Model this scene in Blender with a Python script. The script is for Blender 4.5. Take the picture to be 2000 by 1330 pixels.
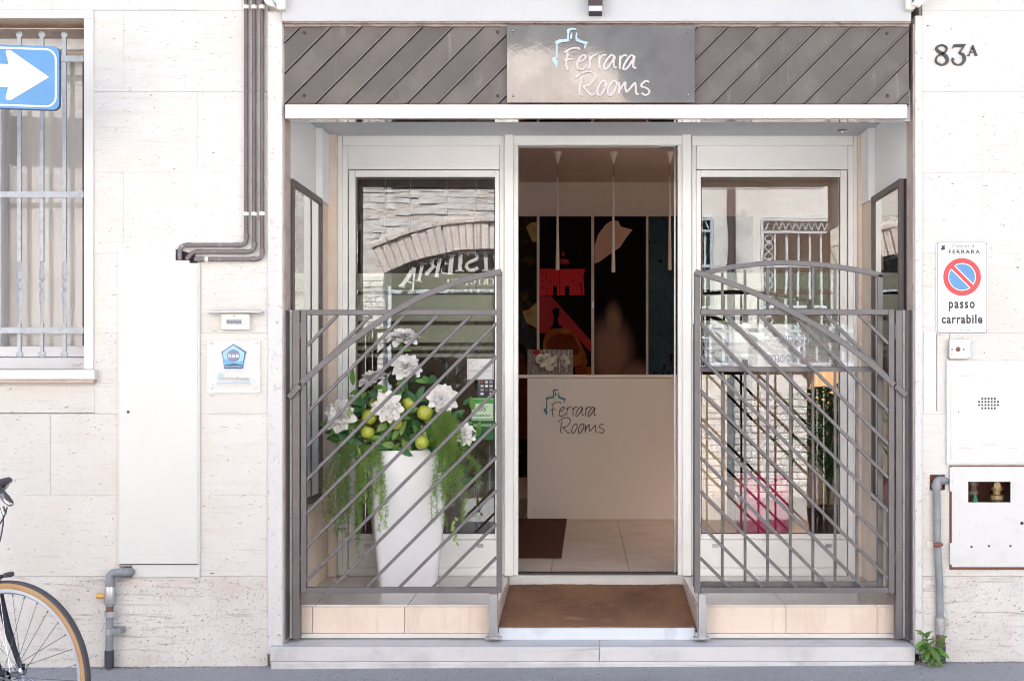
import bpy, bmesh, math, random
from mathutils import Vector, Matrix, Euler
random.seed(7)
R = random.Random(11)
SC = bpy.context.scene
for o in list(bpy.data.objects): bpy.data.objects.remove(o)
# ------------------------------------------------------------------ camera, light
D, S0, VX, VY, CZ = 6.0, 0.0026, 1145.0, 750.0, 1.43
cam = bpy.data.cameras.new('camera'); camo = bpy.data.objects.new('camera', cam)
SC.collection.objects.link(camo); SC.camera = camo
camo.location = (0, -D, CZ); camo.rotation_euler = (math.radians(90), 0, 0)
cam.sensor_width = 36; cam.lens = 36*(D/S0)/2000
cam.shift_x = (1000-VX)/2000; cam.shift_y = (VY-665)/2000
cam.clip_start = .05; cam.clip_end = 400
W = bpy.data.worlds.new('World'); SC.world = W; W.use_nodes = True
nt = W.node_tree; sky = nt.nodes.new('ShaderNodeTexSky'); sky.sky_type = 'NISHITA'; sky.sun_disc = False
EL, AZ = math.radians(57), math.radians(-14)      # the sun stands behind our building: this side of the street is in shade
sky.sun_elevation = EL; sky.sun_rotation = AZ
sky.air_density = 1.0; sky.dust_density = 2.5
nt.links.new(sky.outputs[0], nt.nodes['Background'].inputs[0]); nt.nodes['Background'].inputs[1].default_value = .08
sl = bpy.data.lights.new('sun', 'SUN'); sl.energy = 5.0; sl.angle = math.radians(.5); sl.color = (1, .955, .89)
so = bpy.data.objects.new('sun', sl); SC.collection.objects.link(so)
sdir = Vector((math.sin(AZ)*math.cos(EL), math.cos(AZ)*math.cos(EL), math.sin(EL)))
so.rotation_euler = sdir.to_track_quat('Z', 'Y').to_euler(); so.location = (0, 8, 14)
vs = SC.view_settings; vs.view_transform = 'Standard'; vs.look = 'None'; vs.gamma = 1; vs.use_curve_mapping = False
vs.exposure = 2.5
SC.render.engine = 'CYCLES'; SC.cycles.filter_width = 1.05; SC.cycles.max_bounces = 10; SC.cycles.diffuse_bounces = 5; SC.cycles.glossy_bounces = 5
SC.cycles.transparent_max_bounces = 24; SC.cycles.caustics_reflective = False; SC.cycles.caustics_refractive = False
# ------------------------------------------------------------------ helpers
def sc(y): return S0*(D+y)/D
def X(px, y=0): return (px-VX)*sc(y)
def Z(py, y=0): return CZ+(VY-py)*sc(y)
def P(px, py, y=0): return Vector((X(px, y), y, Z(py, y)))
RS = .00636                                        # scale of the opposite side of the street, as the panes mirror it
def RX(px): return (px-VX)*RS
def RZ(py): return CZ+(VY-py)*RS
COL = SC.collection
class MB:
    def __init__(s): s.v, s.f, s.m = [], [], []
    def add(s, vs, fs, m=0):
        b = len(s.v); s.v += [tuple(v) for v in vs]; s.f += [tuple(b+i for i in f) for f in fs]; s.m += [m]*len(fs)
    def box(s, x0, x1, y0, y1, z0, z1, m=0):
        x0, x1 = min(x0, x1), max(x0, x1); y0, y1 = min(y0, y1), max(y0, y1); z0, z1 = min(z0, z1), max(z0, z1)
        s.add([(x0,y0,z0),(x1,y0,z0),(x1,y1,z0),(x0,y1,z0),(x0,y0,z1),(x1,y0,z1),(x1,y1,z1),(x0,y1,z1)],
              [(0,1,5,4),(1,2,6,5),(2,3,7,6),(3,0,4,7),(4,5,6,7),(3,2,1,0)], m); return s
    def px(s, a, b, t, u, y0, y1, m=0):            # measured rectangle: left, right, top, bottom; front depth, back depth
        return s.box(X(a,y0), X(b,y0), y0, y1, Z(u,y0), Z(t,y0), m)
    def prism(s, pts, y0, y1, m=0):                # pts (x,z) outline, any order
        A = sum(pts[i][0]*pts[(i+1)%len(pts)][1]-pts[(i+1)%len(pts)][0]*pts[i][1] for i in range(len(pts)))
        if A < 0: pts = pts[::-1]
        n = len(pts); v = [(x,y0,z) for x,z in pts]+[(x,y1,z) for x,z in pts]
        s.add(v, [tuple(range(n)), tuple(range(2*n-1, n-1, -1))]+[((i+1)%n, i, n+i, n+(i+1)%n) for i in range(n)], m); return s
    def tube(s, path, r, n=8, closed=False, sq=1.0, cap=True, m=0):
        path = [Vector(p) for p in path]; k = len(path)
        rr = r if isinstance(r, (list, tuple)) else [r]*k
        vs = []; up = None
        for i, p in enumerate(path):
            a = path[(i-1)%k] if (closed or i > 0) else p; b = path[(i+1)%k] if (closed or i < k-1) else p
            t = (b-a).normalized() if (b-a).length > 1e-9 else Vector((0,0,1))
            if up is None:
                up = Vector((0,1,0)) if abs(t.y) < .9 else Vector((1,0,0))
            up = (up-t*up.dot(t)); up = up.normalized() if up.length > 1e-6 else t.orthogonal().normalized()
            sd = t.cross(up)
            for j in range(n):
                an = 2*math.pi*j/n
                vs.append(p+(sd*math.cos(an)+up*math.sin(an)*sq)*rr[i])
        fs = []
        for i in range(k if closed else k-1):
            for j in range(n):
                fs.append((i*n+j, i*n+(j+1)%n, ((i+1)%k)*n+(j+1)%n, ((i+1)%k)*n+j))
        if cap and not closed: fs += [tuple(range(n))[::-1], tuple((k-1)*n+j for j in range(n))]
        s.add(vs, fs, m); return s
    def lathe(s, prof, c, axis='Z', n=20, m=0):
        vs = []; c = Vector(c)
        for r, h in prof:
            for j in range(n):
                a = 2*math.pi*j/n; u, w = r*math.cos(a), r*math.sin(a)
                vs.append(c+(Vector((u,w,h)) if axis == 'Z' else Vector((u,h,w)) if axis == 'Y' else Vector((h,u,w))))
        k = len(prof)
        fs = [(i*n+j, i*n+(j+1)%n, (i+1)*n+(j+1)%n, (i+1)*n+j) for i in range(k-1) for j in range(n)]
        fs += [tuple(range(n))[::-1], tuple((k-1)*n+j for j in range(n))]
        s.add(vs, fs, m); return s
    def quad(s, a, b, c, d, m=0): s.add([a,b,c,d], [(0,1,2,3)], m); return s
def mesh_of(mb, name):
    me = bpy.data.meshes.new(name); me.from_pydata(mb.v, [], mb.f); me.update()
    bm = bmesh.new(); bm.from_mesh(me); bmesh.ops.recalc_face_normals(bm, faces=bm.faces); bm.to_mesh(me); bm.free()
    return me
def tag(o, label=None, cat=None, group=None, kind=None):
    if label: o['label'] = label
    if cat: o['category'] = cat
    if group: o['group'] = group
    if kind: o['kind'] = kind
    return o
def obj(name, mb, mats, parent=None, bevel=0, smooth=False, seg=2):
    me = mb if isinstance(mb, bpy.types.Mesh) else mesh_of(mb, name)
    o = bpy.data.objects.new(name, me); COL.objects.link(o)
    for m_ in (mats if isinstance(mats, (list, tuple)) else [mats]):
        if len(me.materials) < (len(mats) if isinstance(mats, (list, tuple)) else 1): me.materials.append(m_)
    if isinstance(mb, MB) and any(mb.m):
        for p, i in zip(me.polygons, mb.m): p.material_index = i
    if smooth:
        for p in me.polygons: p.use_smooth = True
        me.set_sharp_from_angle(angle=math.radians(40))
    if bevel:
        b = o.modifiers.new('bevel', 'BEVEL'); b.width = bevel; b.segments = seg; b.limit_method = 'ANGLE'; b.angle_limit = math.radians(50)
        b.harden_normals = False
    if parent: o.parent = parent
    return o
def thing(name, label, cat, loc=(0,0,0), group=None):
    o = bpy.data.objects.new(name, None); COL.objects.link(o); o.empty_display_size = .1
    return tag(o, label, cat, group)
def inst(src, name, parent, M=None):
    o = bpy.data.objects.new(name, src.data if hasattr(src, 'data') else src); COL.objects.link(o); o.parent = parent
    if M is not None: o.matrix_basis = M
    return o
def crom(pts, k=6):
    pts = [Vector(p) for p in pts]; out = []
    for i in range(len(pts)-1):
        a = pts[max(i-1,0)]; b = pts[i]; c = pts[i+1]; d = pts[min(i+2,len(pts)-1)]
        for j in range(k):
            t = j/k; out.append(.5*((2*b)+(c-a)*t+(2*a-5*b+4*c-d)*t*t+(3*b-a-3*c+d)*t**3))
    out.append(pts[-1]); return out
def text_mesh(txt, rect, y, depth=.0006, mirror=False, bold=0.0, spacing=1.0):
    """lettering fitted into rect=(x0,x1,z0,z1) world coordinates, standing in the plane at y, facing -y (or +y when mirror)"""
    c = bpy.data.curves.new('lettering', 'FONT'); c.body = txt; c.extrude = .001; c.offset = bold; c.resolution_u = 3; c.space_character = spacing
    t = bpy.data.objects.new('lettering', c); me = bpy.data.meshes.new_from_object(t); bpy.data.objects.remove(t); me.name = 'lettering'
    xs = [v.co.x for v in me.vertices]; ys = [v.co.y for v in me.vertices]
    x0, x1, z0, z1 = rect; ax, bx_, ay, by = min(xs), max(xs), min(ys), max(ys)
    for v in me.vertices:
        u = (v.co.x-ax)/(bx_-ax); w = (v.co.y-ay)/(by-ay); d = depth*.5 if v.co.z > 0 else -depth*.5
        if mirror: u = 1-u
        v.co = (x0+(x1-x0)*u, y-d, z0+(z1-z0)*w)
    me.materials.clear(); me.update(); return me
def clip_poly(poly, x0, x1, z0, z1):
    def cl(p, ins, inter):
        o = []
        for i in range(len(p)):
            a, b = p[i-1], p[i]
            if ins(b):
                if not ins(a): o.append(inter(a,b))
                o.append(b)
            elif ins(a): o.append(inter(a,b))
        return o
    def at(ax, v):
        def f(a,b):
            t = (v-a[ax])/(b[ax]-a[ax]); return (a[0]+(b[0]-a[0])*t, a[1]+(b[1]-a[1])*t)
        return f
    for ins, it in ((lambda q: q[0] >= x0, at(0,x0)), (lambda q: q[0] <= x1, at(0,x1)), (lambda q: q[1] >= z0, at(1,z0)), (lambda q: q[1] <= z1, at(1,z1))):
        poly = cl(poly, ins, it)
        if not poly: return []
    return poly
def sub_rect(r, holes):
    out = [r]
    for h in holes:
        nx = []
        for (a,b,c,d) in out:
            ha, hb, hc, hd = max(a,h[0]), min(b,h[1]), max(c,h[2]), min(d,h[3])
            if ha >= hb or hc >= hd: nx.append((a,b,c,d)); continue
            if c < hc: nx.append((a,b,c,hc))
            if hd < d: nx.append((a,b,hd,d))
            if a < ha: nx.append((a,ha,hc,hd))
            if hb < b: nx.append((hb,b,hc,hd))
        out = nx
    return out
# ------------------------------------------------------------------ materials
def mat(name, col, rough=.5, metal=0.0, var=None, bump=None, stretch=(1,1,1), pits=None, streak=None, rnd=0.0, trans=0, spec=.5, emit=None, rvar=0, coat=0):
    m = bpy.data.materials.new(name); m.use_nodes = True; n = m.node_tree.nodes; l = m.node_tree.links
    b = n['Principled BSDF']; b.inputs['Roughness'].default_value = rough; b.inputs['Metallic'].default_value = metal
    b.inputs['Specular IOR Level'].default_value = spec; b.inputs['Coat Weight'].default_value = coat
    b.inputs['Base Color'].default_value = (*col, 1)
    tc = n.new('ShaderNodeTexCoord'); mp = n.new('ShaderNodeMapping'); mp.inputs['Scale'].default_value = stretch
    src = tc.outputs['Object']
    if rnd:
        oi = n.new('ShaderNodeObjectInfo'); ml = n.new('ShaderNodeVectorMath'); ml.operation = 'MULTIPLY_ADD'
        ml.inputs[1].default_value = (17,9,23); cx = n.new('ShaderNodeCombineXYZ')
        for i in range(3): l.new(oi.outputs['Random'], cx.inputs[i])
        l.new(cx.outputs[0], ml.inputs[0]); l.new(src, ml.inputs[2]); src = ml.outputs[0]
    l.new(src, mp.inputs[0]); co = mp.outputs[0]
    rgb = None
    def mix(a, c2, fac):
        x = n.new('ShaderNodeMix'); x.data_type = 'RGBA'
        if a is None: x.inputs[6].default_value = (*col, 1)
        else: l.new(a, x.inputs[6])
        x.inputs[7].default_value = (*c2, 1); l.new(fac, x.inputs[0]); return x.outputs[2]
    def noise(scale, detail=5, rough_=.6, dist=0, vec=None):
        t = n.new('ShaderNodeTexNoise'); t.inputs['Scale'].default_value = scale; t.inputs['Detail'].default_value = detail
        t.inputs['Roughness'].default_value = rough_; t.inputs['Distortion'].default_value = dist; l.new(vec or co, t.inputs['Vector']); return t.outputs[0]
    def ramp(s, a, c):
        r = n.new('ShaderNodeMapRange'); r.inputs[1].default_value = a; r.inputs[2].default_value = c; r.interpolation_type = 'SMOOTHSTEP'; l.new(s, r.inputs[0]); return r.outputs[0]
    hs = []
    for (sc_, c2, lo, hi) in (var or []):
        rgb = mix(rgb, c2, ramp(noise(sc_), lo, hi))
    if streak:
        for (sc_, c2, lo, hi, st) in streak:
            mm = n.new('ShaderNodeMapping'); mm.inputs['Scale'].default_value = st; l.new(src, mm.inputs[0])
            f = ramp(noise(sc_, 6, .65, .6, mm.outputs[0]), lo, hi); rgb = mix(rgb, c2, f); hs.append((f, -.35))
    if pits:
        for (sc_, c2, lo, hi, st) in pits:
            mm = n.new('ShaderNodeMapping'); mm.inputs['Scale'].default_value = st; l.new(src, mm.inputs[0])
            f = ramp(noise(sc_, 4, .7, .3, mm.outputs[0]), lo, hi); rgb = mix(rgb, c2, f); hs.append((f, -1.0))
    if rgb: 
        if rnd:
            hv = n.new('ShaderNodeHueSaturation'); rr = n.new('ShaderNodeMapRange'); rr.inputs[3].default_value = 1-rnd; rr.inputs[4].default_value = 1+rnd
            l.new(oi.outputs['Random'], rr.inputs[0]); l.new(rr.outputs[0], hv.inputs['Value']); l.new(rgb, hv.inputs['Color']); rgb = hv.outputs[0]
        l.new(rgb, b.inputs['Base Color'])
    if rvar:
        rm = n.new('ShaderNodeMapRange'); rm.inputs[3].default_value = max(0, rough-rvar); rm.inputs[4].default_value = rough+rvar
        l.new(noise(9), rm.inputs[0]); l.new(rm.outputs[0], b.inputs['Roughness'])
    hsum = None
    if bump:
        hsum = noise(bump[0], 6, .6)
        mu = n.new('ShaderNodeMath'); mu.operation = 'MULTIPLY'; mu.inputs[1].default_value = bump[2] if len(bump) > 2 else 1; l.new(hsum, mu.inputs[0]); hsum = mu.outputs[0]
    for f, k in hs:
        mu = n.new('ShaderNodeMath'); mu.operation = 'MULTIPLY_ADD'; mu.inputs[1].default_value = k; l.new(f, mu.inputs[0])
        if hsum: l.new(hsum, mu.inputs[2])
        else: mu.inputs[2].default_value = 0
        hsum = mu.outputs[0]
    if hsum:
        bp = n.new('ShaderNodeBump'); bp.inputs['Strength'].default_value = bump[1] if bump else .4; bp.inputs['Distance'].default_value = .004
        l.new(hsum, bp.inputs['Height']); l.new(bp.outputs[0], b.inputs['Normal'])
    if trans: b.inputs['Subsurface Weight'].default_value = trans; b.inputs['Subsurface Radius'].default_value = (.02,.02,.01)
    if emit: b.inputs['Emission Color'].default_value = (*emit[0],1); b.inputs['Emission Strength'].default_value = emit[1]
    return m
def glass(name, refl=.2, tint=(.86,.9,.87), wave=.0, rough=.0, body=None):
    m = bpy.data.materials.new(name); m.use_nodes = True; n = m.node_tree.nodes; l = m.node_tree.links
    n.remove(n['Principled BSDF']); out = n['Material Output']
    tr = n.new('ShaderNodeBsdfTransparent'); tr.inputs[0].default_value = (*tint,1)
    gl = n.new('ShaderNodeBsdfGlossy'); gl.inputs['Roughness'].default_value = rough; gl.inputs[0].default_value = (.95,.97,1,1)
    lw = n.new('ShaderNodeLayerWeight'); lw.inputs[0].default_value = .35
    rm = n.new('ShaderNodeMapRange'); rm.inputs[3].default_value = refl; rm.inputs[4].default_value = min(1, refl+.6); l.new(lw.outputs['Facing'], rm.inputs[0])
    pw = n.new('ShaderNodeMath'); pw.operation = 'POWER'; pw.inputs[1].default_value = 3; l.new(lw.outputs['Facing'], pw.inputs[0]); l.new(pw.outputs[0], rm.inputs[0])
    mx = n.new('ShaderNodeMixShader'); l.new(rm.outputs[0], mx.inputs[0]); l.new(tr.outputs[0], mx.inputs[1]); l.new(gl.outputs[0], mx.inputs[2])
    if wave:
        tc = n.new('ShaderNodeTexCoord'); t = n.new('ShaderNodeTexNoise'); t.inputs['Scale'].default_value = 2.6; t.inputs['Detail'].default_value = 1.5; l.new(tc.outputs['Object'], t.inputs[0])
        bp = n.new('ShaderNodeBump'); bp.inputs['Strength'].default_value = 1; bp.inputs['Distance'].default_value = wave; l.new(t.outputs[0], bp.inputs['Height']); l.new(bp.outputs[0], gl.inputs['Normal'])
    last = mx.outputs[0]
    if body:
        df = n.new('ShaderNodeBsdfDiffuse'); df.inputs[0].default_value = (*body[0],1)
        tl = n.new('ShaderNodeMixShader'); tl.inputs[0].default_value = body[1]; l.new(last, tl.inputs[1]); l.new(df.outputs[0], tl.inputs[2]); last = tl.outputs[0]
    l.new(last, out.inputs[0]); return m
TRAV = dict(var=[(1.7,(.575,.54,.495),.42,.72),(5,(.575,.56,.54),.45,.75),(.8,(.57,.51,.46),.55,.78)],
            streak=[(1.0,(.50,.455,.42),.55,.74,(5,5,95)),(1.0,(.40,.345,.31),.61,.74,(12,12,170)),(1.0,(.565,.53,.49),.52,.74,(1.6,1.6,22))],
            pits=[(1.0,(.15,.10,.09),.64,.70,(34,34,120)),(1.0,(.12,.085,.075),.66,.71,(95,95,210)),(1.0,(.10,.07,.06),.70,.73,(18,18,40))])
M = {}
M['trav'] = mat('travertine', (.60,.59,.565), .75, bump=(40,.35,.3), rnd=.02, **TRAV)
M['trav_rough'] = mat('travertine_base', (.60,.58,.56), .85, bump=(30,.8,1.0), rnd=.03, var=[(3,(.52,.47,.43),.4,.75),(.9,(.47,.52,.50),.60,.78)],
            streak=[(1.0,(.42,.36,.33),.55,.7,(4,4,50))], pits=[(1.0,(.24,.20,.185),.61,.68,(85,85,120)),(1.0,(.18,.13,.12),.665,.71,(34,34,60))])
M['core'] = mat('wall_core', (.5,.42,.36), .9, bump=(20,.5))
M['marble'] = mat('white_marble', (.63,.62,.605), .5, var=[(3,(.58,.555,.53),.4,.8)], bump=(30,.1))
M['terrazzo'] = mat('grit_terrazzo', (.59,.58,.575), .85, bump=(120,.7,1), pits=[(1,(.22,.19,.20),.64,.70,(75,75,75)),(1,(.52,.43,.38),.60,.68,(40,40,40))])
M['reveal'] = mat('reveal_stone', (.50,.40,.34), .8, bump=(60,.4), var=[(10,(.36,.28,.25),.4,.75)])
M['step'] = mat('doorstep_marble', (.57,.56,.565), .6, rnd=.02, var=[(4,(.42,.41,.415),.45,.75),(14,(.56,.55,.555),.5,.8)], streak=[(1,(.33,.31,.315),.58,.74,(1.5,2,26))], bump=(30,.3,.5))
M['tile'] = mat('beige_tile', (.70,.585,.50), .32, rnd=.03, var=[(5,(.64,.52,.44),.4,.7)], streak=[(1,(.62,.50,.42),.5,.72,(18,18,2.5))])
M['tiletop'] = mat('glazed_top_tile', (.66,.60,.555), .16, rnd=.02, var=[(5,(.62,.55,.50),.4,.7)])
M['grout'] = mat('grout', (.42,.37,.34), .9)
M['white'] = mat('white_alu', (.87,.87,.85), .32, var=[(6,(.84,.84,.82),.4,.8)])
M['enamel'] = mat('cabinet_enamel', (.575,.575,.56), .4, var=[(3,(.55,.55,.535),.4,.8)], streak=[(1,(.49,.475,.45),.60,.85,(7,7,.9))], bump=(8,.05))
M['oldwhite'] = mat('old_painted_steel', (.59,.585,.575), .5, var=[(7,(.54,.53,.52),.5,.75)], pits=[(1,(.38,.33,.32),.68,.73,(30,30,30))])
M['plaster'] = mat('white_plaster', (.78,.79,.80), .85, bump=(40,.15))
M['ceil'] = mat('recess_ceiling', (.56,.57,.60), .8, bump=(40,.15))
M['sand'] = mat('sand_column', (.70,.58,.48), .8, bump=(60,.5), var=[(8,(.74,.65,.57),.4,.7),(40,(.62,.44,.30),.6,.72)])
M['gate'] = mat('gate_paint', (.112,.102,.105), .45, var=[(8,(.13,.118,.12),.4,.7),(60,(.07,.058,.056),.64,.72)], bump=(150,.15))
M['zinc'] = mat('weathered_zinc', (.088,.075,.069), .52, metal=.1, rnd=.03, var=[(3,(.13,.112,.102),.38,.7),(9,(.078,.068,.066),.5,.8)], streak=[(1,(.20,.18,.165),.58,.8,(14,14,3))], bump=(20,.25,.5))
M['seam'] = mat('zinc_seam', (.165,.145,.137), .5, metal=.1)
M['rustscrew'] = mat('dark_screw', (.06,.045,.045), .5, metal=.5)
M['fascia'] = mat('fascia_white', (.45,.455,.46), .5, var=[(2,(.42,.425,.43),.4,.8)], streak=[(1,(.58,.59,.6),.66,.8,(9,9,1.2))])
M['ledge'] = mat('crumbly_ledge', (.34,.28,.26), .9, bump=(60,1,1.5), var=[(12,(.22,.17,.16),.5,.7)])
M['beam'] = mat('satin_steel_beam', (.54,.49,.455), .28, metal=.75)
M['mirrorsteel'] = mat('mirror_steel', (.80,.79,.80), .03, metal=1)
M['steel'] = mat('brushed_steel', (.50,.50,.52), .32, metal=.8, rvar=.08, var=[(10,(.42,.41,.42),.4,.7)])
M['signmetal'] = mat('sign_plate_metal', (.148,.14,.137), .06, metal=1, bump=(3.0,.22,1.0), var=[(3,(.175,.167,.16),.45,.6),(7,(.14,.132,.13),.5,.68)])  # lighter and darker mottling painted in to suggest streaky reflections
M['letter'] = mat('sign_letter_white', (.50,.455,.44), .4)
M['letterblue'] = mat('sign_emblem_blue', (.34,.46,.52), .35)
M['mirror'] = mat('mirror_glass', (.86,.88,.86), .01, metal=1)
M['brownframe'] = mat('dark_brown_frame', (.085,.062,.06), .4)
M['galv'] = mat('galvanized_iron', (.36,.38,.41), .45, metal=.2, var=[(30,(.29,.31,.34),.4,.7)], bump=(60,.3))
M['pvc'] = mat('window_pvc', (.62,.62,.63), .35)
M['blue'] = mat('sign_blue', (.055,.20,.42), .35, var=[(3,(.065,.225,.45),.4,.7)])
M['signwhite'] = mat('sign_white', (.68,.68,.68), .4)
M['signedge'] = mat('sign_edge_dark', (.03,.05,.10), .5)
M['red'] = mat('sign_red', (.50,.03,.04), .4)
M['ink'] = mat('black_ink', (.015,.015,.022), .45)
M['grayink'] = mat('grey_ink', (.30,.31,.34), .5)
M['paleblue'] = mat('pale_blue_ink', (.22,.42,.66), .5)
M['navy'] = mat('navy_ink', (.02,.08,.20), .5)
M['iron'] = mat('cast_number_iron', (.05,.047,.056), .5, metal=.3)
M['copper'] = mat('painted_conduit', (.10,.075,.080), .45, var=[(14,(.13,.10,.105),.4,.7)])
M['conduitgrey'] = mat('weathered_conduit', (.16,.135,.14), .6, var=[(30,(.32,.31,.32),.56,.72)], bump=(60,.4))
M['clip'] = mat('clip_plastic', (.72,.68,.62), .5)
M['greypipe'] = mat('grey_gas_pipe', (.20,.215,.235), .45, var=[(12,(.26,.27,.285),.4,.7),(30,(.16,.14,.14),.66,.8)])
M['brownpipe'] = mat('rusty_fitting', (.17,.085,.065), .75, var=[(20,(.26,.22,.20),.5,.7)], bump=(60,.6))
M['blackpipe'] = mat('black_sleeve', (.035,.04,.055), .6)
M['yellow'] = mat('yellow_handle', (.55,.33,.08), .45)
M['rust'] = mat('rusty_gap', (.17,.07,.05), .9)
M['dark'] = mat('dark_void', (.02,.02,.025), .9)
M['brass'] = mat('brass', (.26,.18,.09), .45, metal=.4)
M['greenfit'] = mat('green_fitting', (.02,.20,.10), .5)
M['redbrown'] = mat('red_brown_clamp', (.20,.06,.05), .6)
M['asphalt'] = mat('asphalt', (.30,.307,.315), .9, var=[(2.5,(.34,.345,.35),.4,.7),(90,(.36,.365,.37),.58,.70),(60,(.10,.105,.115),.58,.72)], bump=(130,.9,2))
M['coir'] = mat('coir_mat', (.34,.165,.08), .95, var=[(3,(.22,.10,.055),.42,.66),(6,(.42,.225,.115),.52,.75),(140,(.46,.28,.16),.56,.72),(1.4,(.16,.075,.045),.55,.8)], bump=(190,1,3))
M['brownmat'] = mat('brown_mat', (.10,.028,.012), .95, var=[(120,(.14,.045,.02),.5,.7)], bump=(180,1,2))
M['aluledge'] = mat('ramp_edge', (.60,.64,.70), .45, var=[(8,(.50,.54,.60),.5,.7)])
M['pot'] = mat('satin_pot', (.70,.70,.715), .38, coat=.2)
M['petal'] = mat('silk_petal', (.74,.71,.68), .7, trans=.25, var=[(14,(.68,.63,.58),.4,.8)])
M['petalc'] = mat('silk_petal_heart', (.82,.76,.64), .7, trans=.25)
M['apple'] = mat('green_apple', (.36,.40,.035), .3, var=[(9,(.48,.47,.08),.45,.7),(3,(.26,.35,.025),.5,.7)], coat=.3)
M['stem'] = mat('stem', (.10,.09,.03), .6)
def leafmat(name, c, c2, tr=.35):
    m = mat(name, c, .5, var=[(12, c2, .4, .7)]); n = m.node_tree.nodes; l = m.node_tree.links; b = n['Principled BSDF']
    t = n.new('ShaderNodeBsdfTranslucent'); t.inputs[0].default_value = (c[0]*1.6, c[1]*1.5, c[2], 1)
    mx = n.new('ShaderNodeMixShader'); mx.inputs[0].default_value = tr; l.new(b.outputs[0], mx.inputs[1]); l.new(t.outputs[0], mx.inputs[2]); l.new(mx.outputs[0], n['Material Output'].inputs[0]); return m
M['leafd'] = leafmat('dark_leaf', (.045,.14,.05), (.07,.20,.07), .25)
M['leafm'] = leafmat('mid_leaf', (.13,.30,.06), (.20,.38,.09))
M['leafl'] = leafmat('variegated_leaf', (.30,.42,.14), (.16,.28,.07))
M['fernd'] = leafmat('dark_fern', (.17,.27,.075), (.24,.34,.11))
M['fernl'] = leafmat('bright_fern', (.19,.33,.075), (.33,.44,.12), .4)
M['weed'] = leafmat('weed_leaf', (.12,.22,.06), (.18,.28,.09))
M['glass'] = glass('shop_glass', .072, (.93,.95,.93), wave=.0004)
M['winglass'] = glass('window_glass', .03, (.96,.955,.955), wave=.0004)
M['plexi'] = glass('acrylic_sheet', .05, (.96,.97,.97), body=((.8,.82,.82), .22))
M['plexi2'] = glass('clear_acrylic', .06, (.97,.98,.98), body=((.8,.8,.8), .10))
M['film'] = glass('frosted_film', .06, (.40,.40,.34), body=((.50,.485,.38), .60))
M['curtain'] = mat('sheer_curtain', (.62,.60,.565), .9, bump=(60,.2))
M['gasket'] = mat('black_gasket', (.02,.02,.025), .5)
M['inwall'] = mat('interior_wall', (.87,.79,.73), .9, bump=(60,.1))
M['inceil'] = mat('interior_ceiling', (.76,.62,.55), .9)
M['infloor'] = mat('interior_tile', (.76,.67,.59), .4, rnd=.03, var=[(4,(.70,.55,.46),.4,.7)])
M['desk'] = mat('desk_panel', (.88,.80,.73), .55)
M['pendant'] = mat('pendant_white', (.92,.84,.78), .4)
M['tyre'] = mat('tyre_rubber', (.05,.05,.06), .8, bump=(200,.6))
M['tan'] = mat('tan_sidewall', (.33,.205,.10), .6, var=[(9,(.30,.17,.075),.4,.7)])
M['rim'] = mat('alloy_rim', (.42,.45,.52), .3, metal=.7)
M['bikeblack'] = mat('black_bike_paint', (.015,.017,.03), .45, spec=.25)
M['chrome'] = mat('chrome', (.38,.39,.42), .15, metal=1)
# ------------------------------------------------------------------ ground
zL, zR = Z(1303), Z(1291)
def road_z(x): return zL+(zR-zL)*((x-X(0))/(X(2000)-X(0))) if x > X(0) else zL
g = MB(); xs = [-60,-12,X(0)]+[X(0)+(X(2000)-X(0))*i/10 for i in range(1,11)]+[12,60]
zs = [min(max(road_z(x), zL), zR+.02) for x in xs]
for i in range(len(xs)-1): g.quad((xs[i],-60,zs[i]),(xs[i+1],-60,zs[i+1]),(xs[i+1],.5,zs[i+1]),(xs[i],.5,zs[i]))
tag(obj('road', g, M['asphalt'], smooth=True), kind='structure')
# ------------------------------------------------------------------ our building: travertine facade
fac = thing('travertine_facade', 'pale travertine clad ground-floor facade around the shop entrance', 'building')
OL, OR_ = 553, 1786                                   # edges of the entrance opening
rows = [-136,21,180,337,495,651,808,966,1125]
holes = [(X(-260),X(182),Z(748),Z(20)), (X(523),X(1801),-1,Z(-400)), (X(1857),X(2150),Z(1109),Z(912)), (X(1816),X(1846),Z(957),Z(927)), (X(-280),X(185),Z(808),Z(748)), (X(1803),X(1855),Z(803),Z(648))]
G = .0010
def slab(a, b, zt, zb, m, name='stone_slab', y0=0.0, y1=.02, jit=True):
    mb = MB()
    dy = R.uniform(-.0008,.0008) if jit else 0
    for r in sub_rect((a+G/2, b-G/2, zb+G/2, zt-G/2), holes):
        if r[1]-r[0] > .004 and r[3]-r[2] > .004: mb.box(r[0], r[1], y0+dy, y1, r[2], r[3])
    if mb.v: return obj(name, mb, m, fac, bevel=.0008, seg=1)
for i in range(len(rows)-1):
    A = (i % 2 == 0)                                  # -136..21 is a B row
    for sidee in (0, 1):
        if sidee == 0:
            js = [98, 385] if A else [242]
            ed = [-620]+([-476,-189] if A else [-332,-45])+js+[523]
        else:
            js = [1918] if A or i in (2,3) else [2061]
            ed = [1801]+js+[js[0]+287]+[2450]
        for a, b in zip(ed[:-1], ed[1:]): slab(X(a), X(b), Z(rows[i]), Z(rows[i+1]), M['trav'])
for a, b in ((-620,-120),(-120,523),(1801,2450)): slab(X(a), X(b), Z(1125), -.3, M['trav_rough'], 'base_slab', -.004, .02)
obj('stone_slab', MB().box(X(-280)+G, X(185)-G, .001, .02, Z(806), Z(748)), M['trav'], fac, bevel=.001)
obj('stone_slab', MB().px(1803.5, 1829, 648, 803, .0005, .02), M['marble'], fac, bevel=.001)
obj('stone_slab', MB().px(1830.5, 1854, 648, 803, .0015, .02), M['trav'], fac, bevel=.001)
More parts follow.
